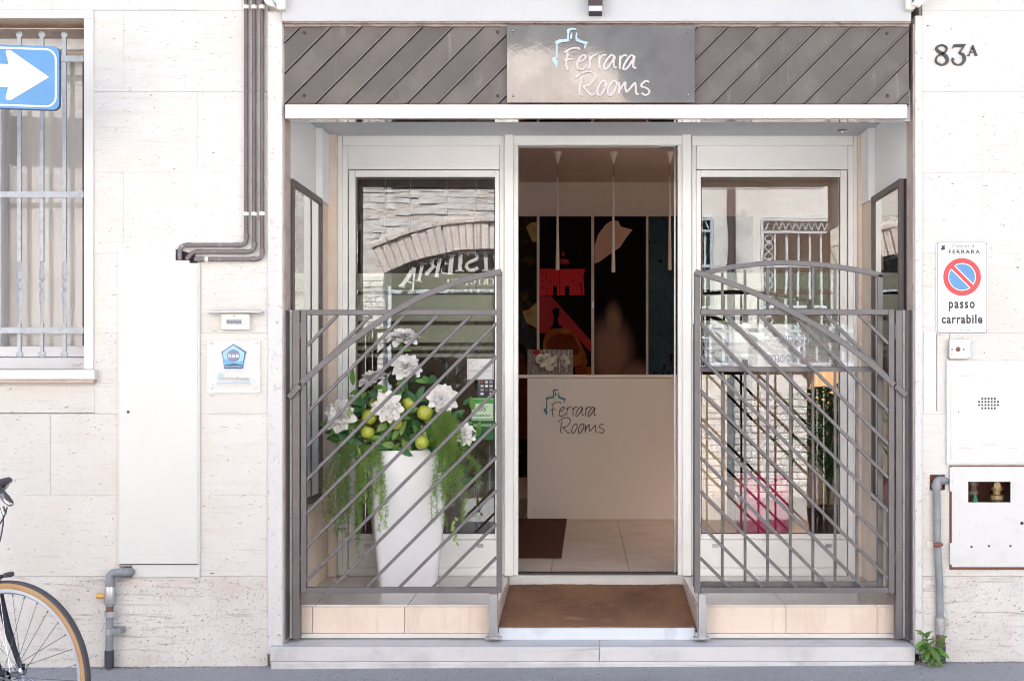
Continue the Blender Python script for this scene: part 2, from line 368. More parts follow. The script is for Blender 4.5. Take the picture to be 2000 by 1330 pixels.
# core behind the slabs and the rest of the house
mb = MB()
for r in sub_rect((-9, 9, -.3, 6.0), [(X(-260),X(163),Z(748),Z(36)), (X(OL)-.03,X(OR_)+.03,-1,Z(10)), (X(1862),X(2140),Z(1104),Z(916)), (X(1816),X(1846),Z(957),Z(927))]):
    mb.box(r[0], r[1], .021, .34, r[2], r[3])
obj('wall_core', mb, M['core'], fac)
mb = MB(); mb.box(-9,-8.8,.35,9,-.3,6.0).box(8.8,9,.35,9,-.3,6.0).box(-9,9,9,9.2,-.3,6.0).box(-9.3,9.3,-.25,9.4,6.005,6.2)
mb.box(-9,9,.342,8.99,CZ+2.06,CZ+2.3); mb.box(-3.6,-3.4,.342,8.99,.2,CZ+2.05); mb.box(3.6,3.8,.342,8.99,.2,CZ+2.05)
obj('upper_building', mb, M['core'], fac)
for r in sub_rect((-9, 9, Z(-136)+.002, 6.0), []): obj('upper_cladding', MB().box(r[0], r[1], 0, .02, r[2], r[3]), M['trav'], fac)
for a, b in ((-9, X(-620)-.002), (X(2450)+.002, 9)): obj('stone_slab', MB().box(a, b, 0, .02, -.3, Z(-136)), M['trav'], fac)
# terrazzo jamb strips + brown inner reveals
obj('jamb_strip', MB().box(X(523), X(OL), -.012, .13, .06, Z(24)), M['terrazzo'], fac, bevel=.006)
obj('jamb_strip', MB().box(X(OR_), X(1801), -.012, .13, .06, Z(32)), M['terrazzo'], fac, bevel=.006)
obj('reveal_strip', MB().box(X(OL)+.0005, X(OL)+.006, .0, .125, Z(1250), Z(48)), M['reveal'], fac)
obj('reveal_strip', MB().box(X(OR_)-.006, X(OR_)-.0005, .0, .125, Z(1250), Z(48)), M['reveal'], fac)
# ------------------------------------------------------------------ doorstep
st = thing('doorstep', 'worn grey-white marble step across the whole shop entrance', 'doorstep')
zt = Z(1263, -.06)
for i, (a, b) in enumerate(((540,1170),(1170.2,1787))):
    xa, xb = X(a,-.06), X(b,-.06)
    if i == 0: xa = X(527,-.06)
    obj('step_stone', MB().box(xa+.002, xb, -.06, .3, zt-.072, zt), M['step'], st, bevel=.0015)
obj('step_plinth', MB().box(X(529,-.06), X(1786,-.06), -.067, .3, -.1, zt-.0735), M['step'], st, bevel=.006)
obj('step_bed', MB().box(X(540), X(1780), .301, 1.1, -.1, zt-.002), M['step'], st)
# ------------------------------------------------------------------ recess: platforms
FZ = Z(1180, .12); RB = 1.03
XL, XR_ = X(571,.13), X(1759,.13)
PLr, PRl = X(972,.12), X(1362,.12)
def platform(name_lbl, xa, xb, joints, tjoints, grp):
    t = thing('tiled_platform', name_lbl, 'platform', group=grp)
    obj('platform_core', MB().box(xa+.011, xb-.011, .132, 1.2, zt-.05, FZ-.011), M['grout'], t)
    e = [xa]+[X(j,.12) for j in joints]+[xb]; zb = Z(1236,.12)
    for a, b in zip(e[:-1], e[1:]): obj('riser_tile', MB().box(a+.0012, b-.0012, .12, .131, zb+.001, FZ-.0125), M['tile'], t, bevel=.001)
    obj('skirting', MB().box(xa, xb, .116, .131, zt+.006, zb-.001), M['marble'], t, bevel=.002)
    obj('dark_joint', MB().box(xa+.002, xb-.002, .125, .131, zt, zt+.005), M['dark'], t)
    e = [xa]+[X(j,.12) for j in tjoints]+[xb]
    for a, b in zip(e[:-1], e[1:]):
        for y0, y1 in ((.112,.52),(.522,.93),(.932,1.2)):
            obj('top_tile', MB().box(a+.0012, b-.0012, y0+.001, y1-.001, FZ-.01, FZ), M['tiletop'], t, bevel=.0015)
    xi = xb if xb < 0 else xa; sg = 1 if xb < 0 else -1
    obj('side_tile', MB().box(xi-sg*.010, xi+sg*.001, .12, 1.0, zt-.04, FZ-.011), M['tile'], t)
    return t
platform('beige tiled platform under the planter, left of the doormat', XL-.05, PLr, [610,790], [616,797], 'tiled platforms flanking the ramp')
platform('beige tiled platform right of the doormat, behind the double gate', PRl, XR_+.05, [1535,1713], [1533,1709], 'tiled platforms flanking the ramp')
# ramp with coir mat
rp = thing('ramp', 'pale edged ramp rising between the two tiled platforms', 'ramp')
zf, zb_ = Z(1224,.11), Z(1138,1.0)
rm = MB(); xa, xb = PLr+.003, PRl-.003
rm.add([(xa,.135,zt-.02),(xb,.135,zt-.02),(xb,1.0,zt-.02),(xa,1.0,zt-.02),(xa,.135,zf-.012),(xb,.135,zf-.012),(xb,1.0,zb_-.012),(xa,1.0,zb_-.012)],
       [(0,1,5,4),(1,2,6,5),(2,3,7,6),(3,0,4,7),(4,5,6,7),(3,2,1,0)])
obj('ramp_slab', rm, M['grout'], rp)
obj('ramp_edge', MB().box(X(974,.1), X(1357,.1), .10, .134, zt+.001, zf-.004), M['aluledge'], rp, bevel=.003)
obj('end_stop', MB().box(xa, X(1339,1.0), 1.001, 1.025, zt, FZ-.002), M['marble'], rp, bevel=.003)
mt = MB(); N = 60; K = 40; ya, yb = .106, .998
vs_ = []
for j in range(K+1):
    for i in range(N+1):
        t = j/K; u = i/N; y = ya+(yb-ya)*t
        x = (xa+.004)+(xb-xa-.008)*u
        z = zf-.004+(zb_-zf)*t+R.uniform(0,.003)+.0015*math.sin(u*9+t*5)
        if i in (0,N) or j in (0,K): z -= .007
        if j == K: y += R.uniform(-.006,.004)
        vs_.append((x,y,z))
mt.add(vs_, [(j*(N+1)+i, j*(N+1)+i+1, (j+1)*(N+1)+i+1, (j+1)*(N+1)+i) for j in range(K) for i in range(N)])
tag(obj('doormat', mt, M['coir'], smooth=True), 'large worn brown coir doormat on the entrance ramp', 'doormat')
# ------------------------------------------------------------------ recess side walls and ceiling
CE = CZ+1.477
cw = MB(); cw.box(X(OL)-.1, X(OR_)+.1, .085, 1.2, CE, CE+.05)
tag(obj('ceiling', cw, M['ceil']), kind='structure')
MT, MBm = CZ+1.065, CZ-.66
for side in (-1, 1):
    xw = XL if side < 0 else XR_; o = side
    lb = 'left' if side < 0 else 'right'
    w = thing('recess_wall', ('left' if side < 0 else 'right')+' side wall of the entrance recess, white above and stone below', 'wall', group='side walls of the entrance recess')
    def sb(a, b, y0, y1, z0, z1): return MB().box(xw+o*a, xw+o*b, y0, y1, z0, z1)
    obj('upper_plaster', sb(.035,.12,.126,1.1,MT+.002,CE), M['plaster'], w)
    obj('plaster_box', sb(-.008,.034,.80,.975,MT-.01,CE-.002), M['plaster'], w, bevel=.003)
    ye = .82 if side < 0 else .745
    obj('mirror_backing', sb(.02,.12,.131,ye,MBm,MT), M['dark'], w)
    for k in range(2): obj('stone_panel', sb(0,.12,.131+k*(ye-.131)/2,.131+(k+1)*(ye-.131)/2-.003,FZ,MBm-.002), M['sand'] if k else M['reveal'], w)
    obj('side_column', sb(0,.12,ye+.002,1.0,FZ,MT-.012), M['sand'], w, bevel=.003)
    xq = X(657 if side < 0 else 1677, .975)
    obj('front_strip', MB().box(min(xw-side*0.0005,xq), max(xw-side*0.0005,xq), .976, 1.02, FZ, CE-.004), M['sand'], w, bevel=.002)
    mr = thing('wall_mirror', 'tall dark-framed mirror on the '+lb+' side wall of the recess', 'mirror', group='mirrors facing each other in the recess')
    f = .035
    obj('mirror_pane', sb(.004,.010,.131+f,ye-f,MBm+f,MT-f), M['mirror'], mr)
    for bx_ in ((.131,.131+f,MBm,MT),(ye-f,ye,MBm,MT),(.131+f,ye-f,MBm,MBm+f),(.131+f,ye-f,MT-f,MT)):
        obj('frame_bar', sb(-.006,.018,*bx_), M['brownframe'], mr, bevel=.002)
# downlights
for px, lbl in ((1645,'small round downlight in the recess ceiling above the right pane'),):
    t = thing('downlight', lbl, 'light fitting'); c = (X(px,.88), .88, CE)
    obj('ring', MB().lathe([(.03,0),(.03,-.006),(.022,-.008),(.02,-.002)], c), M['chrome'], t); obj('lens', MB().lathe([(.019,-.001),(.001,-.0015)], c), M['signwhite'], t)
# ------------------------------------------------------------------ fascia: ledge, zinc boards, beam
aw = thing('awning_box', 'long off-white box above the slanted grey boards', 'awning box')
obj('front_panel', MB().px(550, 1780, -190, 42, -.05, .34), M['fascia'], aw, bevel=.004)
obj('drip_edge', MB().px(553, 1779, 42.5, 46, -.035, .2), M['ledge'], aw, bevel=.002)
lg = MB(); n_ = 90
for i in range(n_):
    a = 556+(1776-556)*i/n_; b = 556+(1776-556)*(i+1)/n_
    lg.px(a, b, 46.5, 51+R.uniform(0,1.6), -.012-R.uniform(0,.004), .06)
obj('mortar_edge', lg, M['ledge'], aw)
tag(bpy.data.objects['mortar_edge'], kind='stuff')
zc = thing('diagonal_cladding', 'band of dark grey boards laid diagonally above the entrance', 'cladding')
z0, z1 = Z(203.5), Z(51); x0, x1 = X(555), X(1775); Hh = z1-z0
obj('backing', MB().box(x0-.004, x1+.004, .012, .08, z0-.002, z1), M['dark'], zc)
pitch = (59.6)*S0; st0 = X(556)
for k in range(-3, 22):
    a = st0+(k)*pitch; b = a+pitch; g_ = .001
    pl = clip_poly([(a+.0075,z0),(b-g_,z0),(b-g_+Hh,z1),(a+.0075+Hh,z1)], x0, x1, z0, z1)
    if len(pl) >= 3 and max(p[0] for p in pl)-min(p[0] for p in pl) > .02:
        obj('board', MB().prism(pl, R.uniform(-.001,.001), .011), M['zinc'], zc)
    pl = clip_poly([(a-.007,z0),(a+.001,z0),(a+.001+Hh,z1),(a-.007+Hh,z1)], x0, x1, z0, z1)
    if len(pl) >= 3: obj('seam_strip', MB().prism(pl, -.010, -.0015), M['seam'], zc, bevel=.002)
for px, py in ((594,65),(594,187),(972,64),(972,188),(1732,66),(1733,188)):
    obj('screw', MB().lathe([(.008,0),(.008,-.004),(.004,-.006)], P(px,py,-.001), 'Y', 12), M['rustscrew'], zc)
bm_ = thing('lintel_beam', 'bright satin steel beam with mirror underside over the entrance', 'beam')
bz0, bz1 = Z(232,-.03), Z(204.5,-.03)
obj('beam_face', MB().box(X(557,-.03), X(1772,-.03), -.03, -.004, bz0, bz1), M['beam'], bm_, bevel=.002)
obj('beam_underside', MB().box(X(557,-.03)+.001, X(1772,-.03)-.001, -.003, .055, bz0+.001, bz0+.02), M['mirrorsteel'], bm_)
obj('beam_back', MB().box(X(OL)-.02, X(OR_)+.02, .056, .084, bz0+.006, CE+.03), M['plaster'], bm_)
lp = thing('wall_lamp', 'small dark square lamp fixed on the white awning box', 'lamp')
obj('lamp_body', MB().px(1149, 1177, -40, 11, -.12, -.051), M['rustscrew'], lp, bevel=.003)
obj('lamp_glass', MB().px(1149.5, 1176.5, 11.5, 22, -.12, -.051), M['steel'], lp, bevel=.002)
obj('lamp_rim', MB().px(1150, 1176, 22.5, 24.5, -.118, -.053), M['rustscrew'], lp)
for sx, a, b, c_ in ((1, 508, 548, 30),(-1, 1822, 1779, 30)):
    t = thing('awning_bracket', ('left' if sx > 0 else 'right')+' slanting white awning arm beside the top corner of the entrance', 'awning bracket', group='awning brackets')
    ln = 60
    for k, (wd, dy, m_) in enumerate(((11,-.14,'white'),(7,-.10,'enamel'))):
        q = MB(); off = sx*k*12
        pts = [(X(a-sx*ln*.5+off-wd), Z(-ln*1.1)), (X(a-sx*ln*.5+off+wd), Z(-ln*1.1)), (X(b+off*.4+3), Z(c_-k*8)), (X(b+off*.4-wd-2), Z(c_-4-k*8))]
        q.prism(pts, dy, dy+.035); obj('arm_tube', q, M[m_], t, bevel=.006)
    obj('arm_foot', MB().px(b-9 if sx > 0 else b-8, b+8 if sx > 0 else b+9, -12, 18, -.10, -.0515), M['clip'], t, bevel=.006)
# ------------------------------------------------------------------ shop sign with handwritten lettering
STR = {   # strokes of the handwriting in sign-crop units (7.825 per px)
 'F1': [(330,492),(362,472),(430,438),(500,425),(550,430),(568,462)], 'F2': [(376,482),(380,540),(362,610),(362,680),(378,745),(405,762)], 'F3': [(330,622),(352,602),(410,592),(458,600)],
 'e': [(548,640),(600,622),(645,590),(652,545),(610,540),(560,585),(528,660),(535,735),(590,755),(650,720),(680,668)],
 'r1': [(722,545),(722,620),(712,745)], 'r1b': [(724,610),(755,560),(795,530),(828,535)],
 'r2': [(868,545),(866,620),(866,745)], 'r2b': [(868,610),(895,560),(935,530),(972,540)],
 'a1': [(1098,560),(1055,535),(1000,580),(950,660),(935,730),(950,758),(1000,720),(1060,630),(1100,560),(1085,640),(1090,720),(1130,722)],
 'r3': [(1182,545),(1182,620),(1176,745)], 'r3b': [(1182,610),(1210,560),(1260,535),(1288,550)],
 'a2': [(1400,560),(1350,540),(1300,590),(1245,680),(1232,745),(1260,755),(1310,710),(1370,620),(1405,555),(1385,650),(1388,722),(1432,728)],
 'R1': [(600,860),(580,950),(562,1060),(575,1130),(612,1150)], 'R2': [(498,885),(560,835),(640,795),(720,785),(785,810),(800,870),(755,950),(680,1000),(610,1010)], 'R3': [(612,1012),(680,1080),(745,1145),(800,1122)],
 'o1': [(965,940),(920,930),(870,985),(838,1060),(840,1125),(880,1148),(930,1080),(968,1000),(965,940)],
 'o2': [(1130,935),(1080,930),(1030,985),(998,1060),(1002,1130),(1040,1148),(1095,1080),(1130,1000),(1130,935)],
 'm1': [(1168,950),(1170,1040),(1158,1130)], 'm2': [(1160,1100),(1205,1020),(1262,945),(1262,1030),(1280,1105)], 'm3': [(1280,1105),(1340,1040),(1410,960),(1420,1050),(1430,1120),(1465,1130)],
 's': [(1625,950),(1580,930),(1520,970),(1505,1010),(1560,1030),(1625,1070),(1620,1120),(1570,1145),(1510,1115)] }
EMB = [[(368,150),(400,128),(450,120),(500,128),(522,152),(470,150),(420,160),(400,215),(405,325),(300,340),(250,355),(232,375),(226,480),(228,565),(205,600),(235,635),(232,665),(205,745),(190,690),(145,615),(142,580),(205,565),(200,480),(208,375),(185,330),(250,300),(370,288),(378,215)],
       [(420,290),(422,230),(440,190),(452,200),(452,250),(440,290)],
       [(520,185),(530,215),(525,270),(560,300),(640,325),(698,340),(668,375),(660,437),(632,437),(640,370),(560,345),(505,320),(500,260),(505,215)]]
def logo(parent, fx, fz, y, w, ml, me_, depth=.004, sq=.5, stroke_sel=None, nm='letter_stroke'):
    for k, pts in STR.items():
        path = [Vector((fx(px), y, fz(py))) for px, py in pts]
        obj(nm, MB().tube(crom(path, 5), w, 7, sq=sq), ml, parent, smooth=True)
    for e in EMB: obj('emblem', MB().prism([(fx(a), fz(b)) for a, b in e], y-depth*.6, y+depth*.4), me_, parent)
sg = thing('shop_sign', 'reflective grey metal shop sign reading Ferrara Rooms with blue emblem', 'sign')
obj('plate', MB().px(990, 1357, 50, 201, -.034, -.030), M['signmetal'], sg, bevel=.0008)
obj('spacer', MB().px(1000, 1347, 60, 190, -.029, -.012), M['dark'], sg)
sy = -.038
logo(sg, lambda u: X(1060+u/7.825, sy), lambda v: Z(40+v/7.825, sy), sy, .0054, M['letter'], M['letterblue'])
for px, py in ((1001.5,61),(1344,62),(1002.5,187),(1344,186)): obj('sign_screw', MB().lathe([(.007,0),(.007,-.006),(.003,-.010)], P(px,py,-.034), 'Y', 14), M['chrome'], sg, smooth=True)
# ------------------------------------------------------------------ shopfront frames
sf = thing('shopfront', 'white aluminium shopfront with two tall panes around the open doorway', 'shopfront')
def fb(nm, a, b, t, u, y0, y1, m='white', bv=.003): return obj(nm, MB().px(a,b,t,u,y0,y1), M[m], sf, bevel=bv)
Y = RB
for s_ in (0, 1):
    def q(px): return px if s_ == 0 else 2335.5-px   # the right half mirrors the left
    def f2(nm, a, b, t, u, y0, y1, m='white', bv=.003):
        a, b = sorted((q(a), q(b))); return fb(nm, a, b, t, u, y0, y1, m, bv)
    f2('outer_frame', 656, 668, 265.5, 1123.5, Y, Y+.09); f2('outer_frame', 669, 679, 285, 1123.5, Y+.012, Y+.09)
    f2('head_frame', 669, 984, 265.5, 284, Y+.004, Y+.09)
    f2('transom_panel', 680, 975, 285, 331, Y+.02, Y+.07)
    f2('transom_groove', 975.5, 984.5, 284, 1123, Y+.016, Y+.09)
    f2('sash_stile', 681, 694, 333, 1053, Y+.006, Y+.07); f2('sash_stile', 966.5, 975, 333, 1053, Y+.006, Y+.07)
    f2('sash_rail', 694.3, 966.2, 333, 346, Y+.006, Y+.07); f2('sash_rail', 694.3, 966.2, 1042.5, 1053, Y+.006, Y+.07)
    f2('bottom_panel', 681, 975, 1054, 1108, Y+.010, Y+.07); f2('bottom_rail', 681, 975, 1109, 1124, Y+.002, Y+.09)
    for a, b in ((694,695.6),(965,966.4)): f2('gasket', a, b, 346, 1042, Y+.02, Y+.03, 'gasket', 0)
    f2('gasket', 695.7, 964.9, 346, 347.6, Y+.02, Y+.03, 'gasket', 0); f2('gasket', 695.7, 964.9, 1040.6, 1042, Y+.02, Y+.03, 'gasket', 0)
    for c_ in (717, 938): f2('drain_slot', c_-6, c_+6, 1062, 1069, Y+.004, Y+.02, 'steel', .001)
    f2('door_post', 985, 1002.5, 262.5, 1124, Y-.022, Y+.09); f2('door_jamb', 1003, 1011.5, 284, 1123, Y+.008, Y+.09)
    p = f2('glass_pane', 693, 968, 345, 1043, Y+.031, Y+.033, 'glass', 0)
fb('door_head', 1003, 1332.5, 265.5, 283.5, Y+.004, Y+.09)
fb('door_edge', 1317, 1320, 286, 1119, Y+.05, Y+.09, 'steel')
fb('door_closer', 1289, 1318, 284, 287, Y+.03, Y+.09, 'steel')
fb('threshold_rail', 1011, 1324, 1118.5, 1122.5, Y+.03, Y+.09, 'rustscrew', .001)
fb('threshold', 990, 1342, 1123.5, 1136.5, Y-.003, Y+.09, 'marble')
for (px, py) in ((1682,665),(1682,762)): fb('switch_plate', px-4, px+4, py-17, py+17, Y-.012, Y-.0005, 'white', .001)
fy = Y+.036
for a, b, bands in ((696.5,964.5,((534,563),(564,569),(576,627),(635,669),(676,683.5),(691,697.5))), (1371,1639.5,((533,566),(575,618),(626,669),(676,683),(691,697)))):
    for t, u in bands: fb('frosted_band', a, b, t, u, fy, fy+.0008, 'film', 0)
# stickers on the left pane
def card(parent, nm, a, b, t, u, y, m, th=.0006): return obj(nm, MB().px(a,b,t,u,y,y+th), m, parent)
def word(parent, txt, a, b, t, u, y, m, bold=0, mirror=False, spacing=1.0):
    o = obj('lettering', text_mesh(txt, (X(a,y),X(b,y),Z(u,y),Z(t,y)), y, mirror=mirror, bold=bold, spacing=spacing), m, parent); return o
ky = Y+.022
t = thing('window_sticker', 'white video surveillance notice in the corner of the left pane', 'sticker')
card(t,'paper',912.5,964,700,741.5,ky,M['signwhite']); 
for a,b,tt,u in ((914,962.5,701.3,701.9),(914,962.5,739.4,740),(914,914.6,702,739.3),(961.9,962.5,702,739.3)): card(t,'printed_line',a,b,tt,u,ky-.0006,M['redbrown'],.0005)
word(t,'AREA',938,959,713,719,ky-.0004,M['grayink'],spacing=1.5); word(t,'VIDEOSORVEGLIATA',916,960,722,728,ky-.0004,M['grayink'])
card(t,'printed_line',917,958,731.5,732,ky-.0006,M['grayink'],.0005); card(t,'printed_line',917,958,735,735.5,ky-.0006,M['grayink'],.0005)
cm = MB(); yy = ky-.001
cm.tube([P(918,706,yy),P(930,703.5,yy),(P(932,706,yy)),P(930.5,713,yy),P(921,714.5,yy),P(918,711,yy),P(918,706,yy)], .0009, 5); cm.tube([P(919+2*math.cos(a*.7),709+2.5*math.sin(a*.7),yy) for a in range(10)], .001, 5); cm.tube([P(925,715,yy),P(923,719,yy),P(919,719,yy)], .0009, 5)
obj('camera_drawing', cm, M['grayink'], t)
t = thing('card_sticker', 'dark sticker grid of payment card marks under the surveillance notice', 'sticker')
card(t,'film',937,964,742.5,775,ky,M['ink'])
for r_ in range(4):
    for c_ in range(3):
        if r_ == 3 and c_ == 1: continue
        card(t,'card_mark',938.5+c_*8.8,944.5+c_*8.8,744+r_*7.6,748.5+r_*7.6,ky-.0006,[M['redbrown'],M['signwhite'],M['grayink'],M['steel']][(r_*3+c_*2+(r_==0)*c_)%4],.0005)
M['stgreen'] = mat('sticker_green', (.06,.30,.05), .5); M['stpale'] = mat('sticker_pale', (.55,.72,.50), .5); M['stdark'] = mat('sticker_dark_green', (.015,.12,.03), .5)
t = thing('owl_sticker', 'square green and white review sticker with owl eyes on the left pane', 'sticker')
card(t,'green_ground',920,964.5,777,821.5,ky,M['stgreen']); card(t,'pale_panel',922,962.5,788,818,ky-.0006,M['stpale'],.0005); card(t,'white_edge',921,963.5,778,779,ky-.0006,M['stpale'],.0005); card(t,'white_edge',921,963.5,819.5,820.5,ky-.0006,M['stpale'],.0005)
def owl(t, cx, cy, s):
    for d_ in (-1,1):
        obj('eye', MB().tube([P(cx+d_*4.2*s+3.2*s*math.cos(a*.5236),cy+3.2*s*math.sin(a*.5236),ky-.0015) for a in range(12)], .0018*s, 5, closed=True, sq=.4), M['ink'], t)
        obj('pupil', MB().lathe([(.0035*s,0),(.002*s,-.0006)], P(cx+d_*4.2*s,cy,ky-.001),'Y',10), M['ink'], t)
    obj('brow', MB().tube(crom([P(cx-10*s,cy-4.5*s,ky-.0015),P(cx-4*s,cy-6*s,ky-.0015),P(cx,cy-4*s,ky-.0015),P(cx+4*s,cy-6*s,ky-.0015),P(cx+11*s,cy-5*s,ky-.0015)],3), .0018*s, 5, sq=.4), M['ink'], t)
owl(t, 941.5, 799.5, 1.0); word(t,'tripadvisor',925,959,808,815,ky-.0014,M['ink'])
t = thing('recommended_sticker', 'dark green rounded recommendation sticker below the owl sticker', 'sticker')
card(t,'green_ground',922,964,823.5,859,ky,M['stdark']); word(t,'RECOMMENDED',925,961,828,833,ky-.0005,M['stpale']); owl(t, 942.5, 847, .9)
# ------------------------------------------------------------------ gates
def bar2(parent, nm, a, b, w, y0, y1, m='gate', cl=None):
    """flat bar from px a to px b, w px wide"""
    ax, az, bx2, bz = X(a[0],y0), Z(a[1],y0), X(b[0],y0), Z(b[1],y0); d = Vector((bx2-ax, bz-az)); d.normalize(); n2 = Vector((-d.y, d.x))*w*sc(y0)/2
    return obj(nm, MB().prism([(ax+n2.x,az+n2.y),(ax-n2.x,az-n2.y),(bx2-n2.x,bz-n2.y),(bx2+n2.x,bz+n2.y)], y0, y1), M[m], parent, bevel=.0015, seg=1)
def arcbar(parent, nm, pts, w, y0, y1):
    c = crom([Vector((X(a,y0), 0, Z(b,y0))) for a, b in pts], 6); L, Rr = [], []
    for i, p in enumerate(c):
        d = (c[min(i+1,len(c)-1)]-c[max(i-1,0)]).normalized(); n2 = Vector((-d.z,0,d.x))*w*sc(y0)/2
        L.append(p+n2); Rr.append(p-n2)
    mb = MB(); k = len(c); v = []
    for p in L: v.append((p.x,y0,p.z))
    for p in Rr: v.append((p.x,y0,p.z))
    for p in L: v.append((p.x,y1,p.z))
    for p in Rr: v.append((p.x,y1,p.z))
    f = []
    for i in range(k-1):
        f += [(i,i+1,k+i+1,k+i),(2*k+i,3*k+i,3*k+i+1,2*k+i+1),(i,2*k+i,2*k+i+1,i+1),(k+i,k+i+1,3*k+i+1,3*k+i)]
    f += [(0,k,3*k,2*k),(k-1,3*k-1,4*k-1,2*k-1)]
    mb.add(v,f); return obj(nm, mb, M['gate'], parent, bevel=.0015, seg=1)
GY = .03
def rect_bar(p, nm, a, b, t, u, y0=GY, y1=GY+.03): return obj(nm, MB().px(a,b,t,u,y0,y1), M['gate'], p, bevel=.002)
def diag(p, xl, xr, zt_, zb__, cs, sgn, y0, y1):
    for c in cs:      # sgn=-1: rises to the right;  y = c - (x-xl)   /   sgn=+1: y = c + (x-xl)
        pts = []
        for x in (xl, xr):
            y = c+sgn*(x-xl)
            if zt_ <= y <= zb__: pts.append((x,y))
        for y in (zt_, zb__):
            x = xl+sgn*(y-c)
            if xl < x < xr: pts.append((x,y))
        if len(pts) >= 2:
            pts.sort(); a, b = pts[0], pts[-1]
            if abs(a[0]-b[0]) > 6: bar2(p, 'diagonal_bar', a, b, 6.2, y0+.006, y1-.006)
g1 = thing('iron_gate', 'grey iron gate with slanting bars in front of the flower planter', 'gate', group='grey gates closing the entrance')
rect_bar(g1,'stile',587.5,598,605,1158); rect_bar(g1,'stile',969.5,980.5,530,1158)
rect_bar(g1,'top_rail',598.3,969.2,605,615); rect_bar(g1,'bottom_rail',598.3,969.2,1147,1158)
diag(g1, 598, 969.5, 615, 1147, [676+65.3*i for i in range(13)], -1, GY, GY+.03)
arcbar(g1,'arched_bar',[(588,748),(625,715),(681,670),(747,623),(813,584),(847,569),(892,552),(930,541),(979,530.5)], 11, GY-.016, GY-.001)
for (t_,u_) in ((630,662),(1083,1097)): rect_bar(g1,'hinge',585,587.3,t_,u_,GY+.002,GY+.028)
g2 = thing('iron_gate', 'grey iron gate with crossing bars in front of the right pane', 'gate', group='grey gates closing the entrance')
rect_bar(g2,'stile',1356.5,1368,531,1158); rect_bar(g2,'stile',1736,1747,604,1158)
rect_bar(g2,'top_rail',1368.3,1735.7,604,614.5); rect_bar(g2,'bottom_rail',1368.3,1735.7,1147,1158)
diag(g2, 1368, 1736, 614.5, 1147, [631+65.5*i for i in range(-5,8)], 1, GY, GY+.03)
arcbar(g2,'arched_bar',[(1358,531),(1416,549),(1473,571.5),(1530,600),(1587,631),(1644,667),(1700,709),(1747,752)], 11, GY-.016, GY-.001)
for (t_,u_) in ((634,662),(1080,1100)): rect_bar(g2,'hinge',1747.3,1749.6,t_,u_,GY+.002,GY+.028)
g3 = thing('iron_gate', 'grey inner gate leaf with upright bars and arched top behind the right gate', 'gate', group='grey gates closing the entrance')
Y3, Y4 = .085, .11
def rb3(nm, a, b, t, u, y0=Y3, y1=Y4): return rect_bar(g3, nm, a, b, t, u, y0, y1)
rb3('stile',1354,1364,632,1146); rb3('stile',1714,1725,536,1146)
arcbar(g3,'arched_top',[(1368,536),(1387,531),(1430,521.5),(1501,514),(1558,514),(1616,518.5),(1673,527),(1725,538)], 9.5, Y3, Y4)
rb3('middle_rail',1364.3,1713.7,716,726); rb3('upper_rail',1364.3,1713.7,606,615); rb3('bottom_rail',1364.3,1713.7,1136,1146)
for x in (1411,1455.5,1499.5,1544,1588,1631.5,1674):
    top = 531-17*math.sin(math.pi*(x-1380)/345)+6
    rb3('upright_bar', x-2.6, x+2.6, top, 605.6, Y3+.006, Y4-.006); rb3('upright_bar', x-2.6, x+2.6, 726.3, 1135.7, Y3+.006, Y4-.006)
for x in (1456,1631):
    for t_,u_,c_ in ((615.4,630,624),(702,715.6,708)):
        rb3('bracket', x-5.5, x+5.5, t_, u_, Y3-.004, Y3+.004); obj('bracket_bolt', MB().lathe([(.004,0),(.003,-.003)], P(x,c_,Y3-.004), 'Y', 8), M['rustscrew'], g3)
pp = thing('acrylic_plate', 'clear acrylic plate seen from behind with reversed lettering on the right gate', 'plate')
card(pp,'sheet',1376,1668,633,715.5,Y3+.008,M['plexi2'],.003)
word(pp,'Ferrara',1522,1580,647,672,Y3+.006,M['grayink'],mirror=True); word(pp,'Rooms',1500,1556,684,708,Y3+.006,M['grayink'],mirror=True)
# hinge posts, steel reveals, floor stops
for s_, a, b, c_, d_, e in ((0,571,585,553.8,562,1), (1,1750,1763,1770,1784.5,-1)):
    t = thing('gate_post', ('left' if s_ == 0 else 'right')+' grey steel hinge post at the '+('left' if s_ == 0 else 'right')+' edge of the entrance', 'post', group='hinge posts')
    rect_bar(t,'post_tube',a,b,605.5,1247,GY+.004,GY+.05)
    if s_ == 0:
        arcbar(t,'arched_stub',[(563,776),(574,765),(585,753)],11,GY-.014,GY+.0035)
        obj('wall_plate', MB().box(X(OL)+.0065, X(OL)+.012, .004, .115, Z(1250), Z(606)), M['gate'], t); rect_bar(t,'light_fillet',565.5,570.5,605.5,1246,GY+.03,GY+.045).data.materials[0] = M['terrazzo']
    else:
        arcbar(t,'arched_stub',[(1750,753),(1761,763),(1771,772)],11,GY-.014,GY+.0035)
        obj('wall_plate', MB().box(X(OR_)-.012, X(OR_)-.0065, .004, .115, Z(1250), Z(606)), M['gate'], t); rect_bar(t,'light_fillet',1763.5,1768,605.5,1246,GY+.03,GY+.045).data.materials[0] = M['terrazzo']
        rect_bar(t,'side_plate',1768.5,1780,606,1250,GY+.02,GY+.03)
for a, b, lbl in ((955.5,971.5,'left'),(1364.5,1380,'right')):
    t = thing('floor_stop', 'short bare steel square post at the '+lbl+' corner of the doormat', 'post', group='steel floor stops')
    obj('square_tube', MB().px(a,b,1160,1246,GY+.012,GY+.055), M['steel'], t, bevel=.003)
    obj('base_plate', MB().px(a-8,b+7,1246,1248.5,GY+.0,GY+.07), M['steel'], t, bevel=.001)
    obj('latch_cap', MB().px(b-4 if lbl=='left' else a-6, b+8 if lbl=='left' else a+3, 1236, 1243, GY+.05, GY+.08), M['signwhite'], t, bevel=.002)
